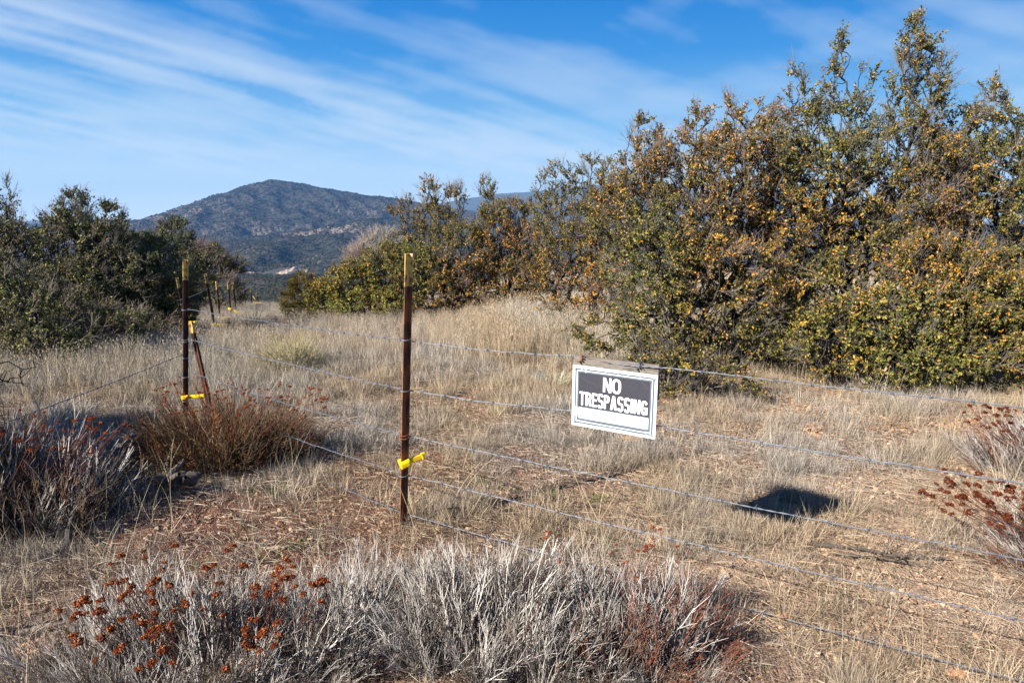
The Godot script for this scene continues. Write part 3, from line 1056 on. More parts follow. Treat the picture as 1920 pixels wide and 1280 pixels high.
func bush(called: String, label: String, category: String, feet: Array, lobes: Array, targets: int, mix: Array, per: float, tint: Color, wood := Color(0.055, 0.048, 0.042), size := 1.0, group := "") -> Node3D:
	# feet and lobes are given in world x, height, f; mix holds [sprig kind, share]
	var at := on_ground(feet[0].x, feet[0].z)
	var o := thing(called, label, category, at, group)
	var ff := []
	for q in feet:
		ff.append(on_ground(q.x, q.z) - at)
	var ll := []
	for l in lobes:
		ll.append([Vector3(l[0], l[1], -l[2]) - at, Vector3(l[3], l[4], l[5]), l[6] if l.size() > 6 else 1.0])
	var tree := grow(o, ff, ll, int(targets * 2.0), wood)
	var xf := {}
	var cl := {}
	var pos: PackedVector3Array = tree.pos
	var mid := Vector3.ZERO
	for q in pos:
		mid += q
	mid /= pos.size()
	for i in pos.size():
		if tree.par[i] < 0 or tree.burden[i] > 2.5 or tree.burden[i] <= 0.0:
			continue
		var k := per * 2.5 * (1.0 if tree.burden[i] < 1.5 else 0.6)
		var wp := at + pos[i]
		var patch := fine.get_noise_3d(wp.x * 0.75, wp.y * 0.75, wp.z * 0.75)
		var hue := fine.get_noise_3d(wp.x * 0.55 + 30.0, wp.y * 0.55, wp.z * 0.55)
		if patch < -0.25:
			k *= 0.55
		while k > 0.0:
			if rng.randf() > k:
				break
			k -= 1.0
			var pick := rng.randf()
			var kind: int = mix[0][0]
			for q in mix:
				if pick < q[1]:
					kind = q[0]
					break
				pick -= q[1]
			if kind == 0:  # whole boughs turn together
				kind = 0 if hue > r(-0.3, 0.25) else 1
			var vr := rng.randi() % 4
			var key := kind * 10 + vr
			if not sprigs.has(key):
				sprigs[key] = sprig(kind)
			if not xf.has(key):
				xf[key] = []
				cl[key] = PackedColorArray()
			var grown := (pos[i] - pos[tree.par[i]]).normalized()
			var dir := (grown * 0.9 + (pos[i] - mid).normalized() * 0.5 + Vector3.UP * 0.45 + ball() * 0.8).normalized()
			var s := r(0.75, 1.2) * size
			xf[key].append(Transform3D(along(dir, r(0, TAU), s), pos[i].lerp(pos[tree.par[i]], rng.randf())))
			var b := r(0.8, 1.2)
			var hc := Color(0.92, 1.0, 0.85).lerp(Color(1.15, 1.02, 0.95), clampf(0.5 + 1.6 * hue, 0.0, 1.0))
			cl[key].append(Color(tint.r * b * hc.r, tint.g * b * hc.g, tint.b * b * hc.b))
	for key in xf:
		copies("twigs" if key / 10 == 3 else "foliage", sprigs[key], M.leaf, xf[key], cl[key], o)
	return o

func loose_leaves(o: Node3D, count: int, lo: Vector3, hi: Vector3) -> void:
	# the largest leaves on the near side, one by one, each hung on wood or leaves that stand there
	var lm := one_leaf()
	var mats := []
	for i in 5:
		var k := "single_leaf_%d" % i
		if not M.has(k):
			plain(k, 0.55, AUTUMN[i] if i < 4 else Color(0.075, 0.08, 0.02), 0.18, 0.42)
		mats.append(M[k])
	var spots := []
	for ch in o.get_children():
		if ch is MultiMeshInstance3D and ch.name.begins_with("foliage"):
			for i in ch.multimesh.instance_count:
				var q: Transform3D = ch.multimesh.get_instance_transform(i)
				var p := o.position + q.origin
				if p.x > lo.x and p.x < hi.x and p.y > lo.y and p.y < hi.y and -p.z > lo.z and -p.z < hi.z:
					spots.append(q.origin + q.basis.y.normalized() * 0.05)
	spots.sort_custom(func(a: Vector3, b: Vector3) -> bool: return a.z > b.z)
	spots = spots.slice(0, count * 4)
	for i in mini(count, spots.size()):
		var q: Vector3 = spots[(i * 4) % spots.size()]
		part("leaf", lm, mats[rng.randi() % 5], o, Transform3D(along(Vector3(r(-1, 1), r(-0.4, 0.8), r(-0.2, 1.0)), r(0, TAU), r(0.8, 1.2)), q + ball() * 0.03))

func build_oaks() -> void:
	var oak := [[0, 0.50], [1, 0.28], [3, 0.22]]
	var warm := Color(1.0, 1.0, 1.0)
	# x, height, f, then half sizes and weight of every lobe
	var a := bush("scrub_oak", "large scrub oak with turning leaves straight behind the sign, arching low branch on its left", "scrub oak", [Vector3(2.05, 0, 6.9), Vector3(2.35, 0, 7.1), Vector3(1.85, 0, 7.2)], [
		[1.75, 1.55, 7.0, 0.72, 0.75, 0.65], [1.40, 2.05, 7.3, 0.26, 0.42, 0.3, 1.2], [2.35, 1.75, 7.1, 0.6, 0.75, 0.6], [2.1, 2.35, 7.3, 0.36, 0.38, 0.35], [1.45, 1.0, 6.6, 0.55, 0.5, 0.5, 1.2], [0.86, 0.44, 6.2, 0.30, 0.14, 0.25, 2.0], [1.3, 0.55, 6.2, 0.38, 0.28, 0.3, 1.3], [2.0, 0.95, 6.4, 0.6, 0.4, 0.45], [2.62, 2.30, 7.3, 0.22, 0.40, 0.25], [1.15, 1.5, 7.4, 0.35, 0.6, 0.4], [2.75, 1.1, 6.9, 0.45, 0.7, 0.5], [1.55, 0.25, 6.5, 0.45, 0.22, 0.35], [2.2, 0.45, 6.6, 0.75, 0.4, 0.45, 1.2], [1.75, 0.8, 6.9, 0.6, 0.5, 0.4]], 1150, oak, 1.55, warm)
	loose_leaves(a, 110, Vector3(0, 0.1, 5.4), Vector3(4, 3, 7.0))
	var b := bush("scrub_oak", "tallest scrub oak at the right, two leafy spires against the sky", "scrub oak", [Vector3(3.5, 0, 7.0), Vector3(3.9, 0, 7.2), Vector3(3.2, 0, 7.2)], [
		[3.1, 1.6, 7.1, 0.6, 0.8, 0.6], [3.85, 1.75, 7.1, 0.65, 0.8, 0.6], [3.40, 2.65, 7.4, 0.22, 0.52, 0.25, 1.4], [3.42, 3.1, 7.5, 0.08, 0.26, 0.1, 7.0], [4.12, 2.75, 7.3, 0.30, 0.55, 0.26, 2.4], [4.08, 3.22, 7.4, 0.13, 0.28, 0.13, 6.0], [2.9, 2.72, 7.3, 0.10, 0.26, 0.1, 4.0], [3.72, 2.75, 7.5, 0.12, 0.3, 0.12, 2.5], [3.0, 2.35, 7.3, 0.22, 0.38, 0.3], [3.7, 0.9, 6.7, 0.8, 0.5, 0.5], [2.9, 0.8, 6.5, 0.45, 0.4, 0.4], [3.5, 1.9, 7.8, 0.9, 0.9, 0.4], [4.4, 1.5, 7.4, 0.5, 0.9, 0.5], [2.6, 0.4, 6.5, 0.4, 0.35, 0.3]], 1150, oak, 1.5, warm)
	loose_leaves(b, 90, Vector3(2, 0.1, 5.4), Vector3(6, 2.4, 7.0))
	bush("scrub_oak", "scrub oak cut off by the right edge, thin open shoots on top", "scrub oak", [Vector3(5.2, 0, 7.0), Vector3(4.9, 0, 6.8)], [
		[4.9, 1.4, 6.9, 0.7, 0.85, 0.6], [4.72, 2.35, 7.0, 0.22, 0.5, 0.25, 0.9], [4.80, 2.75, 7.0, 0.10, 0.28, 0.1, 1.2], [5.25, 2.3, 6.9, 0.3, 0.55, 0.3], [5.6, 1.5, 7.0, 0.6, 0.8, 0.6], [5.2, 0.7, 6.4, 0.6, 0.45, 0.4], [4.6, 1.9, 7.3, 0.4, 0.5, 0.4], [5.0, 1.9, 7.5, 0.7, 0.8, 0.4]], 850, oak, 1.4, warm)
	bush("scrub_oak", "scrub oak beyond the right edge, continuing the thicket", "scrub oak", [Vector3(6.9, 0, 6.9), Vector3(7.4, 0, 7.1)], [[6.7, 1.3, 6.9, 0.7, 0.9, 0.6], [7.5, 1.4, 7.1, 0.8, 0.9, 0.6], [7.0, 2.2, 7.1, 0.35, 0.5, 0.3], [6.6, 0.5, 6.3, 0.7, 0.4, 0.4]], 420, oak, 1.3, warm)
	var d := bush("scrub_oak", "low spreading oak thicket with many yellow leaves at the lower right", "scrub oak", [Vector3(3.6, 0, 6.2), Vector3(4.3, 0, 6.1), Vector3(2.9, 0, 6.2)], [
		[3.55, 0.55, 5.95, 0.75, 0.36, 0.38], [4.35, 0.6, 6.0, 0.65, 0.42, 0.4], [2.85, 0.42, 6.0, 0.35, 0.32, 0.3], [3.3, 0.24, 5.7, 0.5, 0.18, 0.2], [4.1, 0.25, 5.7, 0.6, 0.2, 0.2], [3.9, 1.05, 6.2, 0.6, 0.25, 0.3]], 620, [[0, 0.62], [1, 0.26], [3, 0.12]], 1.7, warm)
	loose_leaves(d, 120, Vector3(2, 0.05, 5.2), Vector3(5, 2, 6.0))
	bush("scrub_oak", "small green oak sprouts in the grass just right of the sign", "scrub oak", [Vector3(1.55, 0, 5.6), Vector3(1.75, 0, 5.7), Vector3(1.3, 0, 5.7)], [[1.5, 0.2, 5.6, 0.3, 0.2, 0.2], [1.25, 0.32, 5.75, 0.2, 0.24, 0.2], [1.85, 0.17, 5.5, 0.22, 0.17, 0.15]], 90, [[1, 0.7], [3, 0.3]], 1.3, warm)
	bush("scrub_oak", "open scrub oak behind, left of the large oak, with the blue range showing through", "scrub oak", [Vector3(0.9, 0, 10.3), Vector3(1.3, 0, 10.2)], [
		[0.85, 1.35, 10.3, 0.55, 0.7, 0.5], [0.65, 2.0, 10.4, 0.35, 0.32, 0.3], [1.25, 2.0, 10.3, 0.4, 0.42, 0.4], [1.35, 1.2, 10.0, 0.5, 0.65, 0.5], [0.6, 0.75, 10.1, 0.4, 0.4, 0.4], [1.8, 1.6, 10.2, 0.5, 0.6, 0.5], [1.3, 0.6, 9.3, 0.4, 0.45, 0.4], [2.4, 1.5, 9.6, 0.6, 0.9, 0.5], [0.95, 0.3, 9.9, 0.6, 0.35, 0.4]], 700, oak, 1.1, Color(1.05, 0.97, 0.9))
	# the row on the crest
	bush("scrub_oak", "scrub oak on the crest right of the near post, leaning left over the mountain", "scrub oak", [Vector3(-0.9, 0, 13.3), Vector3(-1.3, 0, 13.2)], [
		[-1.45, 1.45, 13.2, 0.42, 0.45, 0.4], [-1.55, 2.0, 13.3, 0.18, 0.30, 0.2, 1.3], [-2.1, 1.65, 13.3, 0.22, 0.28, 0.2, 1.2], [-1.85, 1.2, 13.2, 0.35, 0.3, 0.3], [-1.15, 1.75, 13.3, 0.3, 0.4, 0.3], [-1.0, 0.7, 12.9, 0.75, 0.75, 0.6], [-1.5, 0.25, 12.6, 0.65, 0.55, 0.5], [-0.7, 0.1, 12.7, 0.5, 0.4, 0.4]], 640, oak, 1.15, Color(1.0, 0.97, 0.9), Color(0.055, 0.048, 0.042), 1.25)
	bush("scrub_oak", "rounded scrub oak on the crest between the near post and the open oak", "scrub oak", [Vector3(-0.1, 0, 13.2), Vector3(0.2, 0, 13.5)], [
		[-0.25, 1.1, 13.2, 0.5, 0.7, 0.5], [-0.48, 1.95, 13.4, 0.16, 0.36, 0.2, 1.4], [0.05, 1.5, 13.3, 0.3, 0.4, 0.3], [0.3, 0.85, 13.1, 0.45, 0.65, 0.5], [0.0, 0.3, 12.8, 0.6, 0.5, 0.5]], 520, oak, 1.15, Color(1.05, 0.95, 0.85), Color(0.055, 0.048, 0.042), 1.25)
	bush("scrub_oak", "dark oak filling the crest behind the tall pale grass", "scrub oak", [Vector3(1.0, 0, 14.5)], [[0.9, 0.9, 14.5, 0.7, 0.9, 0.5], [1.7, 1.0, 14.3, 0.7, 1.0, 0.5], [0.5, 1.5, 14.6, 0.3, 0.5, 0.3]], 300, oak, 1.1, Color(0.95, 0.92, 0.85), Color(0.055, 0.048, 0.042), 1.25)
	bush("green_shrub", "broad green shrub on the crest left of the near post", "shrub", [Vector3(-2.6, 0, 13.0), Vector3(-3.1, 0, 13.2)], [
		[-2.4, 0.45, 12.9, 0.5, 0.6, 0.5], [-2.95, 0.2, 12.8, 0.55, 0.5, 0.5], [-1.9, 0.55, 12.9, 0.4, 0.55, 0.4], [-3.5, 0.0, 12.9, 0.4, 0.36, 0.4], [-2.5, -0.05, 12.5, 0.8, 0.3, 0.4]], 520, [[1, 0.55], [2, 0.35], [3, 0.1]], 1.5, Color(1.25, 1.25, 0.8), Color(0.06, 0.05, 0.04), 1.2)
	bush("green_shrub", "small feathery olive shrub at the left end of the crest row", "shrub", [Vector3(-4.05, 0, 13.4)], [[-4.05, -0.02, 13.3, 0.28, 0.42, 0.3], [-4.3, -0.15, 13.4, 0.22, 0.35, 0.2], [-3.75, -0.1, 13.2, 0.25, 0.36, 0.25]], 130, [[4, 1.0]], 2.6, Color(0.95, 0.85, 0.7), Color(0.07, 0.05, 0.04), 1.2)
	bush("bare_shrub", "thin grey leafless shrub sticking out above the green shrub", "shrub", [Vector3(-2.7, 0, 14.2)], [[-2.7, 0.85, 14.2, 0.5, 0.4, 0.3], [-3.1, 0.6, 14.2, 0.3, 0.3, 0.3]], 110, [[3, 1.0]], 2.0, Color(1.9, 1.9, 2.0), Color(0.20, 0.19, 0.19), 1.3)
	# the dark mass at the left
	var dk := [[2, 0.78], [3, 0.22]]
	bush("chaparral_bush", "dark leafy bush at the left with two pointed crowns above the others", "bush", [Vector3(-6.2, 0, 9.8), Vector3(-6.6, 0, 10.0), Vector3(-5.8, 0, 10.0)], [
		[-6.35, 1.05, 9.9, 0.42, 0.6, 0.5], [-6.28, 1.62, 10.0, 0.2, 0.26, 0.2, 1.2], [-5.85, 1.05, 9.9, 0.38, 0.45, 0.4], [-5.75, 1.5, 10.0, 0.14, 0.24, 0.15, 1.3], [-6.2, 0.35, 9.5, 0.7, 0.55, 0.55], [-5.45, 0.6, 9.9, 0.4, 0.5, 0.4]], 760, dk, 1.7, warm, Color(0.075, 0.068, 0.062), 1.15)
	bush("chaparral_bush", "bush at the left edge with tall thin upright shoots", "bush", [Vector3(-7.2, 0, 9.7), Vector3(-7.0, 0, 9.6)], [
		[-7.1, 0.8, 9.6, 0.5, 0.7, 0.5], [-7.15, 1.55, 9.8, 0.13, 0.48, 0.12, 1.6], [-6.95, 1.3, 9.7, 0.12, 0.42, 0.1, 1.4], [-7.5, 1.2, 9.8, 0.4, 0.6, 0.4], [-6.9, 0.2, 9.2, 0.5, 0.4, 0.4]], 520, dk, 1.5, Color(1.0, 0.98, 0.95), Color(0.11, 0.10, 0.095), 1.1)
	bush("chaparral_bush", "spreading dark bush directly left of the corner posts", "bush", [Vector3(-5.5, 0, 10.6), Vector3(-5.9, 0, 10.5)], [
		[-5.75, 0.75, 10.6, 0.4, 0.5, 0.4], [-5.6, 0.95, 10.8, 0.32, 0.28, 0.3], [-5.3, 0.45, 10.6, 0.36, 0.42, 0.4], [-5.6, 0.2, 10.3, 0.5, 0.45, 0.45], [-5.2, 0.0, 10.4, 0.3, 0.3, 0.3], [-5.1, 0.35, 10.2, 0.34, 0.5, 0.35], [-5.0, -0.05, 9.9, 0.28, 0.25, 0.3], [-5.9, 0.3, 9.7, 0.5, 0.5, 0.4]], 720, dk, 1.7, Color(1.05, 1.05, 0.95), Color(0.075, 0.068, 0.062), 1.15)
	bush("chaparral_bush", "dark bush with a flat crown just behind the corner post", "bush", [Vector3(-8.0, 0, 16.4)], [
		[-8.1, 0.95, 16.4, 0.55, 0.35, 0.4], [-8.0, 1.32, 16.4, 0.3, 0.18, 0.2, 1.3], [-7.8, 0.2, 16.2, 0.65, 0.6, 0.4], [-8.7, 0.5, 16.4, 0.6, 0.6, 0.4], [-8.0, -0.4, 16.0, 0.8, 0.5, 0.4]], 400, dk, 1.5, Color(0.9, 0.9, 0.9), Color(0.06, 0.055, 0.05), 1.4)
	bush("chaparral_bush", "grey-green bush with bare twigs behind the row of posts", "bush", [Vector3(-9.3, 0, 20.8), Vector3(-9.0, 0, 20.6)], [
		[-9.1, 0.15, 20.7, 0.6, 0.6, 0.5], [-8.55, 0.1, 20.7, 0.42, 0.45, 0.3], [-9.5, 0.35, 20.8, 0.5, 0.5, 0.4], [-8.8, -0.7, 20.4, 0.8, 0.6, 0.4], [-9.7, -0.5, 20.4, 0.8, 0.7, 0.4]], 380, [[2, 0.62], [3, 0.38]], 1.5, Color(1.05, 1.0, 1.15), Color(0.13, 0.12, 0.12), 1.7)
	bush("chaparral_bush", "low dark brush along the foot of the left bushes", "bush", [Vector3(-5.7, 0, 8.7), Vector3(-5.1, 0, 9.4), Vector3(-6.4, 0, 8.3)], [[-5.7, 0.0, 8.7, 0.7, 0.34, 0.35], [-5.1, -0.05, 9.3, 0.45, 0.28, 0.3], [-6.4, 0.1, 8.3, 0.6, 0.4, 0.35]], 380, [[2, 0.5], [3, 0.5]], 1.4, Color(0.9, 0.85, 0.85), Color(0.06, 0.05, 0.045), 1.0)
	bush("chaparral_bush", "nearest olive-green bush at the left edge, its foliage reaching the grass", "bush", [Vector3(-5.35, 0, 7.7), Vector3(-4.9, 0, 7.9), Vector3(-5.8, 0, 7.6)], [
		[-5.4, 0.35, 7.7, 0.5, 0.45, 0.4], [-4.75, 0.22, 7.9, 0.4, 0.3, 0.35], [-5.9, 0.55, 7.7, 0.5, 0.6, 0.45], [-5.2, 0.1, 7.4, 0.5, 0.2, 0.25]], 420, [[2, 0.72], [3, 0.28]], 1.5, Color(1.1, 1.1, 1.0), Color(0.09, 0.08, 0.072), 1.0)
	# stands left of the view; its shade lies over the lower left, one dead bough reaches in
	bush("chaparral_bush", "tall bush outside the left edge that shades the lower left", "bush", [Vector3(-4.0, 0, 2.4), Vector3(-4.3, 0, 3.0)], [
		[-4.1, 1.0, 2.2, 0.5, 0.55, 0.35, 1.3], [-4.4, 1.15, 2.8, 0.5, 0.42, 0.5, 1.3], [-4.8, 1.05, 3.5, 0.45, 0.5, 0.45], [-4.3, 0.5, 2.4, 0.5, 0.5, 0.6]], 420, dk, 1.8, warm, Color(0.03, 0.026, 0.024), 1.1)
	var tw := thing("dead_branch", "black dead branch poking in from the left edge above the grass", "branch", on_ground(-3.6, 3.9, 0.0))
	grow(tw, [Vector3(-0.35, 0.60, 0.0), Vector3(-0.3, 0.52, 0.1)], [[Vector3(0.50, 0.62, 0.0), Vector3(0.36, 0.09, 0.16), 1.0], [Vector3(0.3, 0.56, 0.05), Vector3(0.4, 0.05, 0.12), 1.0], [Vector3(0.66, 0.50, 0.0), Vector3(0.2, 0.06, 0.1), 0.5]], 150, Color(0.022, 0.02, 0.02), 0.0014)

# ---------------------------------------------------------------- low shrubs
var stem_cache := {}

func stems(kind: int, vr: int) -> ArrayMesh:
	# 0: grey dead wiry stems, 1: reddish leafy stems, 2: green-brown leafy buckwheat, 3: pale yellow wiry, 4: dark stems
	var key := kind * 10 + vr
	if stem_cache.has(key):
		return stem_cache[key]
	var m := MB.new()
	var cols := [[Color(0.36, 0.33, 0.295), Color(0.50, 0.465, 0.415), Color(0.15, 0.12, 0.095)], [Color(0.24, 0.10, 0.065), Color(0.30, 0.22, 0.18), Color(0.19, 0.065, 0.04)], [Color(0.15, 0.10, 0.065), Color(0.19, 0.14, 0.09), Color(0.12, 0.06, 0.04)], [Color(0.44, 0.385, 0.23), Color(0.50, 0.44, 0.29), Color(0.36, 0.31, 0.18)], [Color(0.08, 0.065, 0.055), Color(0.14, 0.11, 0.09), Color(0.10, 0.06, 0.045)]]
	var n: int = [7, 6, 6, 7, 7][kind]
	for s in n:
		var b := Vector3(r(-0.03, 0.03), 0, r(-0.03, 0.03))
		var dir := (Vector3.UP + ball() * 0.32).normalized()
		var ln := r(0.22, 0.36)
		var p := PackedVector3Array([b])
		var rr := PackedFloat32Array([0.0027])
		for i in 4:
			dir = (dir + ball() * 0.2).normalized()
			p.append(p[i] + dir * ln * 0.25)
			rr.append(lerpf(0.0023, 0.0011, i / 3.0))
		var col: Color = cols[kind][rng.randi() % 3] * r(0.8, 1.2)
		m.tube(p, rr, 3, col)
		for i in (5 if kind == 0 else 4):
			var t := r(0.9, 3.9)
			var q := p[int(t)].lerp(p[int(t) + 1], fmod(t, 1.0))
			var d2 := (dir + ball() * (0.55 if kind != 3 else 0.7)).normalized()
			var l2 := r(0.04, 0.11)
			m.tube(PackedVector3Array([q, q + d2 * l2 * 0.5, q + d2 * l2 + ball() * 0.012]), PackedFloat32Array([0.0013, 0.0011, 0.0007]), 3, col * r(0.85, 1.2))
		if kind == 1 or kind == 2 or kind == 3:
			for i in [0, 11, 16, 7, 0][kind]:
				var t := r(0.6, 3.95)
				var q := p[int(t)].lerp(p[int(t) + 1], fmod(t, 1.0))
				var lc: Color
				if kind == 1: lc = Color(0.20, 0.085, 0.05).lerp(Color(0.13, 0.12, 0.06), rng.randf())
				elif kind == 2: lc = Color(0.10, 0.10, 0.045).lerp(Color(0.19, 0.11, 0.06), rng.randf())
				else: lc = Color(0.50, 0.45, 0.25).lerp(Color(0.38, 0.36, 0.21), rng.randf())
				m.leaf(q, (dir * 0.5 + ball()).normalized(), (Vector3.UP + ball() * 0.5).normalized(), r(0.008, 0.017), r(0.003, 0.005), lc)
	stem_cache[key] = m.mesh()
	return stem_cache[key]

var head_cache := []
func flower_head(i: int) -> ArrayMesh:
	if head_cache.is_empty():
		for k in 5:
			var m := MB.new()
			for s in 46:
				var d := ball().normalized()
				if d.y < -0.3:
					d.y = -d.y
				var c := Vector3(d.x, d.y * 0.62, d.z) * r(0.008, 0.0155)
				var col := Color(0.17, 0.042, 0.015).lerp(Color(0.075, 0.020, 0.010), rng.randf())
				if rng.randf() < 0.1:
					col = Color(0.30, 0.12, 0.05)
				var e := ball().normalized() * 0.0042
				var g := d.cross(e).normalized() * 0.0042
				var h := d * 0.0038
				m.tri(c + e, c + g, c + h, col); m.tri(c + g, c - e, c + h, col); m.tri(c - e, c - g, c + h, col); m.tri(c - g, c + e, c + h, col)
			head_cache.append(m.mesh())
	return head_cache[i % 5]

func brush(called: String, label: String, at: Vector2, rad: Vector2, high: float, count: int, kinds: Array, lean: Vector3, heads: Array = [], spread := 0.9, group := "", tone := Color.WHITE) -> Node3D:
	# at and rad are x and f; heads: [how many, tone, how high above the stems, box in x and f, size]
	var o := thing(called, label, "shrub", on_ground(at.x, at.y), group)
	var xf := {}
	var cl := {}
	var zero := o.position
	for i in int(count * 0.6):
		var q := Vector2.from_angle(r(0, TAU)) * sqrt(rng.randf())
		var gp := on_ground(at.x + q.x * rad.x, at.y + q.y * rad.y) - zero
		var kind: int = kinds[rng.randi() % kinds.size()]
		var key := kind * 10 + rng.randi() % 4
		if not xf.has(key):
			xf[key] = []
			cl[key] = PackedColorArray()
		var dir := (Vector3.UP + lean * r(0.6, 1.3) + Vector3(q.x, 0, -q.y) * spread * 0.7 + ball() * 0.42).normalized()
		var edge := 1.0 - 0.45 * q.length_squared()
		var s := high / 0.34 * edge * r(0.62, 1.15) * (1.0 + 0.5 * fine.get_noise_2d((at.x + q.x * rad.x) * 4.0, (at.y + q.y * rad.y) * 4.0))
		xf[key].append(Transform3D(along(dir, r(0, TAU), s).scaled_local(Vector3(1.0, 1.0, 1.0)), gp - Vector3(0, 0.015, 0)))
		var b := r(0.75, 1.25)
		cl[key].append(Color(tone.r * b, tone.g * b, tone.b * b))
	for key in xf:
		copies("stems", stems(key / 10, key % 10), M.stem, xf[key], cl[key], o)
	if heads:
		var m := MB.new()
		for i in heads[0]:
			var q := Vector2.from_angle(r(0, TAU)) * sqrt(rng.randf())
			var c: Vector4 = heads[3]
			var foot := on_ground(at.x + q.x * rad.x * 0.6, at.y + q.y * rad.y * 0.6) - zero + Vector3(0, high * 0.3, 0)
			var px := c.x + q.x * c.z + r(-0.02, 0.02)
			var pf := c.y + q.y * c.w
			var top := on_ground(px, pf, high * r(0.72, 1.0) + heads[2] * pow(rng.randf(), 2.0)) - zero
			var mid := foot.lerp(top, 0.55) + Vector3(0, -0.02, 0) + ball() * 0.02
			m.tube(PackedVector3Array([foot, mid, top]), PackedFloat32Array([0.0016, 0.0014, 0.0011]), 3, Color(0.17, 0.065, 0.04))
			var n := 1 if rng.randf() < 0.75 else 2
			for k in n:
				var p := top if k == 0 else top + Vector3(r(-0.03, 0.03), r(-0.02, 0.01), r(-0.03, 0.03))
				if k > 0:
					m.tube(PackedVector3Array([top.lerp(mid, 0.15), p]), PackedFloat32Array([0.0012, 0.0010]), 3, Color(0.17, 0.065, 0.04))
				part("flower_head", flower_head(rng.randi()), M["head_%d" % heads[1]], o, Transform3D(along(Vector3.UP + ball() * 0.6, r(0, TAU), r(0.65, 1.15) * heads[4]), p))
		part("flower_stalks", m.mesh(), M.stem, o)
	return o

func build_shrubs() -> void:
	plain("head_0", 0.9, Color(1.15, 1.1, 1.0), 0.0, 0.2)
	plain("head_1", 0.9, Color(0.62, 0.62, 0.7), 0.0, 0.2)
	plain("head_2", 0.9, Color(1.35, 1.1, 0.9), 0.0, 0.2)
	var g := "wiry shrubs in the foreground"
	brush("buckwheat_shrub", "grey wiry buckwheat at the bottom left with dozens of rust-red flower heads", Vector2(-1.0, 2.02), Vector2(0.48, 0.34), 0.29, 280, [0, 0, 0, 4], Vector3(0.12, 0, 0.0), [74, 0, 0.10, Vector4(-0.98, 1.93, 0.40, 0.28), 0.95], 0.8, g)
	brush("dry_brush", "pale grey dead brush in the bottom left corner", Vector2(-1.42, 2.02), Vector2(0.28, 0.26), 0.24, 110, [0, 0, 4], Vector3(-0.1, 0, 0), [8, 0, 0.05, Vector4(-1.3, 1.95, 0.12, 0.1), 1.0], 0.9, g)
	brush("dry_brush", "grey brush of fine upright stems left of the middle foreground", Vector2(-0.52, 2.20), Vector2(0.36, 0.26), 0.28, 200, [0, 0, 0, 0, 4], Vector3(0.30, 0, -0.1), [], 0.7, g)
	brush("dry_brush", "tall silvery brush of wiry stems in the centre foreground", Vector2(-0.07, 2.16), Vector2(0.34, 0.30), 0.36, 300, [0, 0, 0, 0, 0, 4], Vector3(0.16, 0, 0.02), [], 0.75, g)
	brush("dry_brush", "silvery brush right of centre mixed with bare twigs", Vector2(0.22, 2.06), Vector2(0.22, 0.24), 0.30, 140, [0, 0, 4], Vector3(0.06, 0, 0.0), [], 0.7, g)
	brush("buckwheat_shrub", "reddish-brown leafy buckwheat right of the silvery brush", Vector2(0.46, 2.16), Vector2(0.28, 0.30), 0.31, 220, [1, 1, 0, 0], Vector3(0.05, 0, 0.0), [14, 2, 0.07, Vector4(0.34, 2.3, 0.28, 0.16), 0.62], 0.7, g)
	brush("buckwheat_shrub", "dark brown flowering buckwheat at the left edge, deep shade beneath", Vector2(-2.48, 3.12), Vector2(0.50, 0.32), 0.48, 290, [4, 4, 2, 0], Vector3(0.05, 0, 0), [95, 2, 0.08, Vector4(-2.35, 3.22, 0.52, 0.22), 0.72], 0.7, g)
	brush("dry_brush", "grey fuzzy brush behind the flowering shrub at the left edge", Vector2(-2.75, 3.7), Vector2(0.45, 0.25), 0.44, 150, [0], Vector3(0.0, 0, 0), [], 0.7, g)
	brush("buckwheat_shrub", "round brown-green buckwheat at the foot of the corner posts", Vector2(-1.76, 4.08), Vector2(0.44, 0.32), 0.46, 400, [2, 2, 2, 1, 4, 4], Vector3(0.02, 0, 0), [80, 2, 0.10, Vector4(-1.6, 4.0, 0.55, 0.28), 0.72], 1.6, g, Color(0.76, 0.70, 0.56))
	brush("buckwheat_shrub", "low grey buckwheat at the right edge with brown flower heads leaning left", Vector2(2.36, 2.70), Vector2(0.24, 0.28), 0.32, 150, [0, 1, 4], Vector3(-0.5, 0, 0.05), [46, 1, 0.08, Vector4(2.05, 2.78, 0.26, 0.24), 1.15], 0.8, g)
	brush("buckwheat_shrub", "grey buckwheat at the right edge below the oak thicket", Vector2(3.10, 3.86), Vector2(0.28, 0.3), 0.40, 160, [0, 0, 1], Vector3(-0.3, 0, 0.0), [40, 1, 0.08, Vector4(2.85, 3.8, 0.3, 0.3), 1.0], 0.8, g)
	brush("rabbitbrush", "pale yellow wiry bush in the grass between the corner and near posts", Vector2(-2.38, 7.15), Vector2(0.30, 0.25), 0.46, 120, [3], Vector3(0.0, 0, 0.0), [], 1.0, g, Color(0.9, 0.9, 0.85))
	brush("rabbitbrush", "small whitish plant in the grass left of the sign", Vector2(0.36, 6.1), Vector2(0.13, 0.12), 0.30, 26, [0, 3], Vector3(0, 0, 0), [], 0.9, g, Color(1.15, 1.25, 1.3))
	brush("buckwheat_shrub", "dark red-brown brush at the foot of the distant posts", Vector2(-4.2, 10.6), Vector2(0.75, 0.4), 0.36, 130, [4, 1], Vector3(0, 0, 0), [], 0.9, g, Color(0.7, 0.6, 0.6))
	brush("rabbitbrush", "little dry yellow weed standing in the grass right of the near post", Vector2(-0.1, 5.05), Vector2(0.03, 0.03), 0.20, 4, [3], Vector3(0, 0, 0), [], 0.3, g)

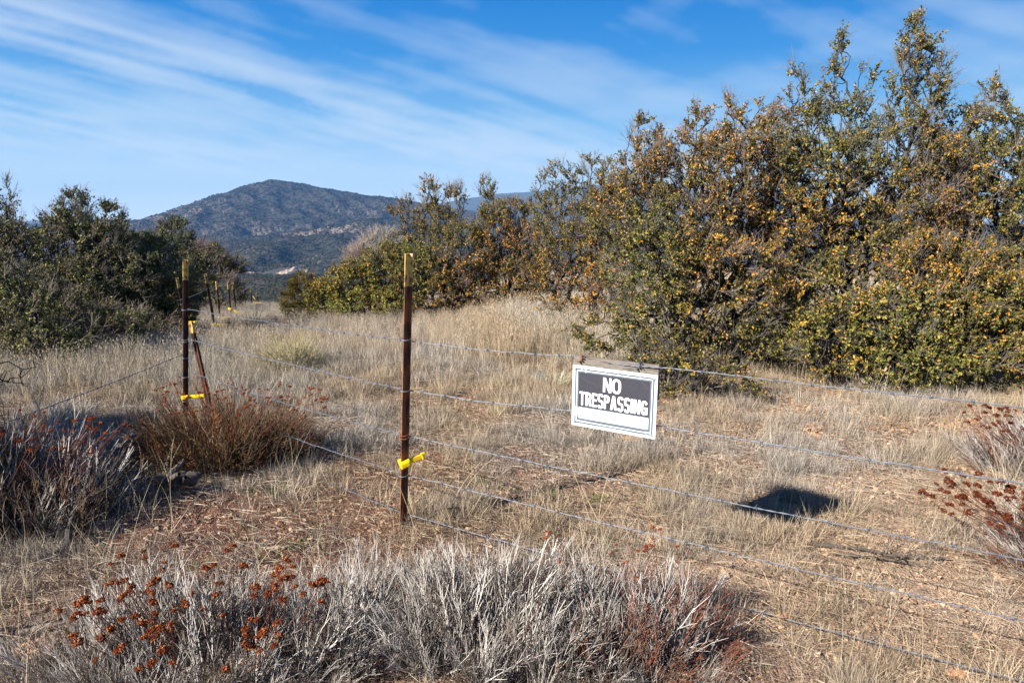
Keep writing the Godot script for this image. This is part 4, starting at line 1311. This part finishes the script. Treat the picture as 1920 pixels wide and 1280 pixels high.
# ---------------------------------------------------------------- dead wood and stones
func dead_wood(called: String, label: String, pts: Array, r0: float, r1: float, col: Color, twigs := 0, mat := "dead_wood") -> void:
	var at := on_ground(pts[0].x, pts[0].z)
	var o := thing(called, label, "dead wood", at)
	var p := PackedVector3Array()
	var rr := PackedFloat32Array()
	var cv := Curve3D.new()
	for i in pts.size():
		var q: Vector3 = on_ground(pts[i].x, pts[i].z, pts[i].y) - at
		var t: Vector3 = (pts[mini(i + 1, pts.size() - 1)] - pts[maxi(i - 1, 0)]) * 0.22
		t = Vector3(t.x, t.y, -t.z)
		cv.add_point(q, -t, t)
	cv.bake_interval = 0.02
	var n := int(cv.get_baked_length() / 0.02)
	for i in n + 1:
		p.append(cv.sample_baked(i * 0.02) + ball() * r0 * 0.16)
		rr.append(lerpf(r0, r1, float(i) / n) * (1.0 + 0.8 * fine.get_noise_2d(i * 0.3, r0 * 90.0)))
	var m := MB.new()
	m.tube(p, rr, 9, col, Color(-1, 0, 0), true)
	part("limb", m.mesh(), M[mat], o)
	for k in twigs:
		m = MB.new()
		var b := p[rng.randi_range(n / 4, n - 1)]
		var d := (Vector3(r(-1, 1), r(0.0, 0.5), r(-1, 1))).normalized()
		m.tube(PackedVector3Array([b, b + d * 0.06 + ball() * 0.012, b + d * 0.13 + ball() * 0.02]), PackedFloat32Array([r1 * 0.8, r1 * 0.6, r1 * 0.25]), 5, col)
		part("side_twig", m.mesh(), M[mat], o)

func rock_mesh(flat: float) -> ArrayMesh:
	var m := MB.new()
	var rows := []
	var sd := r(0, 90)
	for j in 7:
		var e := lerpf(-PI / 2, PI / 2, j / 6.0)
		var row := PackedVector3Array()
		for i in 10:
			var a := TAU * i / 10.0
			var d := Vector3(cos(a) * cos(e), sin(e), sin(a) * cos(e))
			var k := 1.0 + 0.42 * fine.get_noise_3d(d.x * 0.9 + sd, d.y * 0.9, d.z * 0.9)
			d = d * k
			row.append(Vector3(d.x, clampf(d.y, -0.6, 0.72) * flat, d.z))
		rows.append(row)
	for j in 6:
		for i in 10:
			var k := (i + 1) % 10
			m.quad(rows[j][i], rows[j + 1][i], rows[j + 1][k], rows[j][k], Color.WHITE)
	return m.mesh()

func build_debris() -> void:
	dead_wood("log", "gnarled grey weathered stump root beside the dark shrub at the left", [Vector3(-2.06, -0.01, 3.20), Vector3(-1.94, 0.03, 3.30), Vector3(-1.87, 0.075, 3.42), Vector3(-1.78, 0.06, 3.47), Vector3(-1.70, 0.085, 3.56)], 0.016, 0.038, Color(0.55, 0.50, 0.46), 7)
	dead_wood("fallen_branch", "dark curved dead branch rising at the edge of the left shade", [Vector3(-2.06, 0.01, 2.72), Vector3(-1.98, 0.03, 2.82), Vector3(-2.0, 0.11, 2.9), Vector3(-1.95, 0.20, 2.98)], 0.016, 0.008, Color(0.30, 0.29, 0.30), 1)
	dead_wood("fallen_branch", "long dark stick lying at the lower left", [Vector3(-1.52, 0.01, 2.26), Vector3(-1.40, 0.025, 2.34), Vector3(-1.30, 0.02, 2.42), Vector3(-1.20, 0.03, 2.46)], 0.009, 0.005, Color(0.42, 0.37, 0.33), 2)
	dead_wood("fallen_branch", "short pale stick above the long dark stick", [Vector3(-1.50, 0.015, 2.40), Vector3(-1.44, 0.02, 2.40), Vector3(-1.37, 0.015, 2.38)], 0.009, 0.006, Color(1.2, 1.1, 0.95))
	dead_wood("fallen_branch", "pale crooked stick by the bottom left rocks", [Vector3(-1.75, 0.015, 2.20), Vector3(-1.60, 0.03, 2.23), Vector3(-1.50, 0.02, 2.28)], 0.010, 0.006, Color(0.95, 0.85, 0.75), 1)
	dead_wood("fallen_branch", "dry stick lying right of the near post's foot", [Vector3(-0.42, 0.02, 3.14), Vector3(-0.30, 0.05, 3.2), Vector3(-0.20, 0.03, 3.24)], 0.007, 0.004, Color(0.55, 0.45, 0.38), 2)
	dead_wood("fallen_branch", "grey sticks lying in the grit below the sign's shadow", [Vector3(1.35, 0.012, 2.88), Vector3(1.52, 0.02, 2.84), Vector3(1.72, 0.015, 2.80), Vector3(1.92, 0.02, 2.78)], 0.008, 0.005, Color(0.50, 0.47, 0.46), 5)
	dead_wood("fallen_branch", "thin grey stick in front of the other sticks on the grit", [Vector3(1.42, 0.012, 2.80), Vector3(1.58, 0.02, 2.77), Vector3(1.80, 0.015, 2.70)], 0.006, 0.004, Color(0.6, 0.56, 0.54), 4)
	dead_wood("fallen_branch", "dry twig under the lower wire at the left", [Vector3(-2.9, 0.1, 3.4), Vector3(-2.5, 0.02, 3.0)], 0.005, 0.003, Color(0.5, 0.42, 0.36))
	for q in [["tan rock half hidden in the grass behind the sign's lower right corner", 0.82, 4.45, 0.085, 0.5, Color(0.50, 0.31, 0.16)], ["small pink-tan rock below the sign's left corner", 0.46, 4.25, 0.05, 0.5, Color(0.50, 0.30, 0.20)], ["flat orange-tan rock at the bottom left", -1.63, 2.12, 0.075, 0.35, Color(0.50, 0.31, 0.18)], ["whitish rock at the bottom left beside the sticks", -1.40, 2.16, 0.055, 0.45, Color(0.62, 0.52, 0.44)], ["small orange stone on the grit at the lower right", 1.0, 2.3, 0.028, 0.6, Color(0.45, 0.20, 0.09)], ["second orange stone, right of the first on the grit", 1.45, 2.0, 0.032, 0.5, Color(0.45, 0.22, 0.11)]]:
		var o := part("rock", rock_mesh(q[4]), null, self, Transform3D(Basis(Vector3.UP, r(0, TAU)).scaled(Vector3(q[3], q[3], q[3] * 0.8)), on_ground(q[1], q[2], q[3] * q[4] * 0.25)))
		var k := "rock_%d" % int(q[3] * 1000.0)
		var tx := noise_tex(256, 0.03, [0.0, 0.5, 1.0], [q[5] * 0.6, q[5], q[5] * 1.15], 5, 77)
		o.material_override = textured(k, 0.9, tx, Vector3(2.0, 2.0, 2.0), false)
		tag(o, q[0], "rock")

# ---------------------------------------------------------------- grass, litter, grit
func tuft(kind: int) -> ArrayMesh:
	# 0: short grey fuzz, 1: straw clump, 2: tall straw with seed heads, 3: flat litter, 4: green sprouts, 5: lone bent stalks
	var m := MB.new()
	var n: int = [26, 30, 26, 16, 16, 5][kind]
	for i in n:
		var rad: float = [0.06, 0.045, 0.06, 0.12, 0.03, 0.09][kind]
		var b := Vector3(r(-1, 1) * rad, 0, r(-1, 1) * rad)
		var out := Vector3(b.x, 0, b.z) / rad
		var dir := (Vector3.UP + out * 0.35 + ball() * 0.42).normalized()
		var k := r(0.75, 1.25)
		var col := Color(0.42, 0.385, 0.33).lerp(Color(0.25, 0.205, 0.16), rng.randf()) * k
		match kind:
			0:
				m.blade(b, dir, ball() * 0.5, r(0.05, 0.14), r(0.0014, 0.0028), col, 3)
			1:
				col = Color(0.46, 0.41, 0.33).lerp(Color(0.38, 0.34, 0.285), rng.randf()) * k
				m.blade(b, dir, ball() * 0.45, r(0.10, 0.24), r(0.0016, 0.003), col, 3)
			2:
				col = Color(0.46, 0.40, 0.31).lerp(Color(0.39, 0.35, 0.29), rng.randf()) * k
				dir = (Vector3.UP + out * 0.2 + ball() * 0.2).normalized()
				var ln := r(0.2, 0.42)
				var bend := ball() * 0.28
				m.blade(b, dir, bend, ln, r(0.0018, 0.003), col, 4)
				if i % 2 == 0:
					var tip := b + dir * ln * 0.93 + bend * ln * 0.86
					for s in 4:
						m.blade(tip, (dir + bend + ball() * 0.5).normalized(), ball() * 0.4, r(0.02, 0.045), 0.003, col * 1.1, 2)
			3:
				dir = Vector3(r(-1, 1), r(0.0, 0.16), r(-1, 1)).normalized()
				m.blade(b + Vector3(0, r(0.003, 0.02), 0), dir, Vector3(r(-0.3, 0.3), r(-0.1, 0.1), r(-0.3, 0.3)), r(0.03, 0.11), r(0.0014, 0.0028), Color(0.42, 0.38, 0.31).lerp(Color(0.25, 0.19, 0.14), rng.randf()) * k, 3)
			4:
				m.blade(b, dir, ball() * 0.5, r(0.02, 0.05), 0.003, Color(0.10, 0.14, 0.035) * k, 2)
			5:
				m.blade(b, (Vector3.UP + ball() * 0.6).normalized(), ball() * 0.5, r(0.18, 0.42), r(0.002, 0.0032), Color(0.46, 0.40, 0.30) * k, 5)
	return m.mesh()

func scatter(called: String, label: String, meshes: Array, tries: int, lo: Vector2, hi: Vector2, keep: Callable, size: Callable, color: Callable, mat: Material, sink := 0.004, upright := 0.25) -> void:
	var o := thing(called, label, called.replace("_", " "))
	o.set_meta("kind", "stuff")
	var xf := []
	var cl := []
	for k in meshes.size():
		xf.append([])
		cl.append(PackedColorArray())
	for i in tries:
		var f := lerpf(lo.y, hi.y, rng.randf())
		var x := lerpf(lo.x, hi.x, rng.randf())
		if absf(x) > 0.82 * f + 2.3:
			continue
		if rng.randf() > keep.call(x, f):
			continue
		var k := rng.randi() % meshes.size()
		var s: float = size.call(x, f) * r(0.7, 1.3)
		xf[k].append(Transform3D(along(Vector3.UP + ball() * upright, r(0, TAU), s), on_ground(x, f, -sink)))
		cl[k].append(color.call(x, f))
	for k in meshes.size():
		if xf[k].size():
			copies("pieces", meshes[k], mat, xf[k], cl[k], o)

func build_grass() -> void:
	var fuzz := [tuft(0), tuft(0), tuft(0), tuft(0), tuft(0)]
	var straw := [tuft(1), tuft(1), tuft(1), tuft(1)]
	var tall := [tuft(2), tuft(2), tuft(2), tuft(2)]
	var litter := [tuft(3), tuft(3), tuft(3), tuft(3)]
	var tone := func(x: float, f: float) -> Color:
		var a := fine.get_noise_2d(x * 0.6 + 5.0, f * 0.6)
		var b := r(0.62, 1.28)
		var c := Color(0.93, 0.93, 0.94).lerp(Color(0.90, 0.80, 0.66), clampf(0.5 + a * 1.5, 0.0, 1.0))
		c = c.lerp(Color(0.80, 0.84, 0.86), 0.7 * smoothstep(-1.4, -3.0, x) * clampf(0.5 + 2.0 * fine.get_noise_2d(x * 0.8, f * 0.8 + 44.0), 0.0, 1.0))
		return Color(c.r * b, c.g * b, c.b * b)
	var patchy := func(x: float, f: float) -> float:
		return clampf(0.42 + 2.0 * fine.get_noise_2d(x * 1.7 + 3.0, f * 1.7), 0.04, 1.0) * (1.0 - 0.93 * bare(x, f))
	var shade := func(x: float, f: float) -> float:
		return 1.0
	scatter("dry_grass", "short dry grass covering the open ground", fuzz, 100000, Vector2(-6.5, 0.6), Vector2(7.5, 8.5), patchy, func(x, f): return (0.55 + 0.035 * f) * (1.0 + 0.7 * fine.get_noise_2d(x * 1.9 + 21.0, f * 1.9)), tone, M.straw)
	scatter("dry_grass", "tufts of straw-coloured grass among the short grass", straw, 14500, Vector2(-6.5, 0.6), Vector2(7.5, 9.0), func(x, f): return clampf(0.25 + 1.5 * fine.get_noise_2d(x * 1.1 + 60.0, f * 1.1), 0.0, 1.0) * (1.0 - 0.9 * bare(x, f)), func(x, f): return 0.5 + 0.035 * f, tone, M.straw)
	scatter("tall_grass", "tall pale grass on the crest and below the bushes", tall, 50000, Vector2(-13, 5.0), Vector2(10, 17.0), func(x, f): return 0.8 * smoothstep(6.2, 9.5, f + (1.5 if x < -2.2 else 0.0) + (0.8 if x > 0.6 else 0.0)) * clampf(0.7 + 0.9 * fine.get_noise_2d(x * 0.7, f * 0.7 + 20.0), 0.1, 1.0), func(x, f): return lerpf(0.55, 0.95, smoothstep(-1.2, 0.4, x)) * (1.0 + 0.35 * smoothstep(-2.0, -4.5, x) * (1.0 - smoothstep(8.5, 10.5, f))), tone, M.straw)
	scatter("tall_grass", "thin grass on the slope running down past the far posts", tall, 16000, Vector2(-22, 15.0), Vector2(4, 36.0), func(x, f): return 0.8, func(x, f): return 0.6, tone, M.straw)
	scatter("tall_grass", "bent seed stalks standing in the left shade and between the wires", [tuft(5), tuft(5), tuft(5)], 1500, Vector2(-3.4, 1.8), Vector2(4, 7.0), func(x, f): return 0.9 if x < -1.6 and f < 4.3 else 0.22 * (1.0 - 0.6 * bare(x, f)), func(x, f): return 0.75, tone, M.straw)
	scatter("straw_litter", "broken straw lying flat on the soil", litter, 26000, Vector2(-6, 0.6), Vector2(7, 8.0), func(x, f): return 1.0 - 0.6 * bare(x, f), func(x, f): return 1.0, tone, M.straw, -0.002, 0.1)
	scatter("green_sprouts", "small green sprouts on the dug soil at the left", [tuft(4), tuft(4)], 700, Vector2(-2.3, 2.2), Vector2(0.6, 4.0), func(x, f): return clampf(fine.get_noise_2d(x * 3.0 + 11.0, f * 3.0) * 3.0 - 0.75, 0.0, 1.0), func(x, f): return 1.2, func(x, f): return Color.WHITE, M.straw)
	# fallen oak leaves
	var fl := []
	for k in 3:
		var m := MB.new()
		m.leaf(Vector3(0, 0.004, 0), Vector3(1, 0.1, 0).normalized(), Vector3(0, 1, 0.2).normalized(), 0.034, 0.021, Color.WHITE, r(-0.3, 0.4))
		fl.append(m.mesh())
	scatter("leaf_litter", "orange-tan fallen oak leaves below the oaks", fl, 26000, Vector2(0.4, 3.9), Vector2(5.5, 7.2), func(x, f): return smoothstep(4.0, 5.2, f + 0.25 * (x - 2.0)) * clampf(0.7 + fine.get_noise_2d(x * 1.4, f * 1.4), 0.05, 1.0), func(x, f): return 0.9, func(x, f): return Color(0.50, 0.29, 0.14).lerp(Color(0.36, 0.17, 0.075), rng.randf()) * r(0.7, 1.25), M.leaf, -0.003, 0.5)
	# granite grit
	var gm := [pebble(), pebble(), pebble(), pebble()]
	scatter("gravel", "coarse tan granite grit on the open soil", gm, 170000, Vector2(-3.2, 1.2), Vector2(5.5, 6.0), func(x, f): return 0.22 + 0.78 * bare(x, f), func(x, f): return 0.0042 * (1.0 + 3.2 * pow(rng.randf(), 9.0)), func(x, f): return Color(0.42, 0.30, 0.195).lerp(Color(0.19, 0.095, 0.05), rng.randf() * (1.0 if x < 0.2 else 0.6)) * r(0.65, 1.2), M.stone, -0.001, 1.0)

func pebble() -> ArrayMesh:
	var m := MB.new()
	var p := []
	for d in [Vector3.RIGHT, Vector3.FORWARD, Vector3.LEFT, Vector3.BACK]:
		p.append(d * r(0.7, 1.2) + ball() * 0.25)
	var t := Vector3(r(-0.2, 0.2), r(0.5, 0.8), r(-0.2, 0.2))
	var u := Vector3(0, -0.5, 0)
	for i in 4:
		m.tri(p[i], t, p[(i + 1) % 4], Color.WHITE)
		m.tri(p[(i + 1) % 4], u, p[i], Color.WHITE)
	return m.mesh()
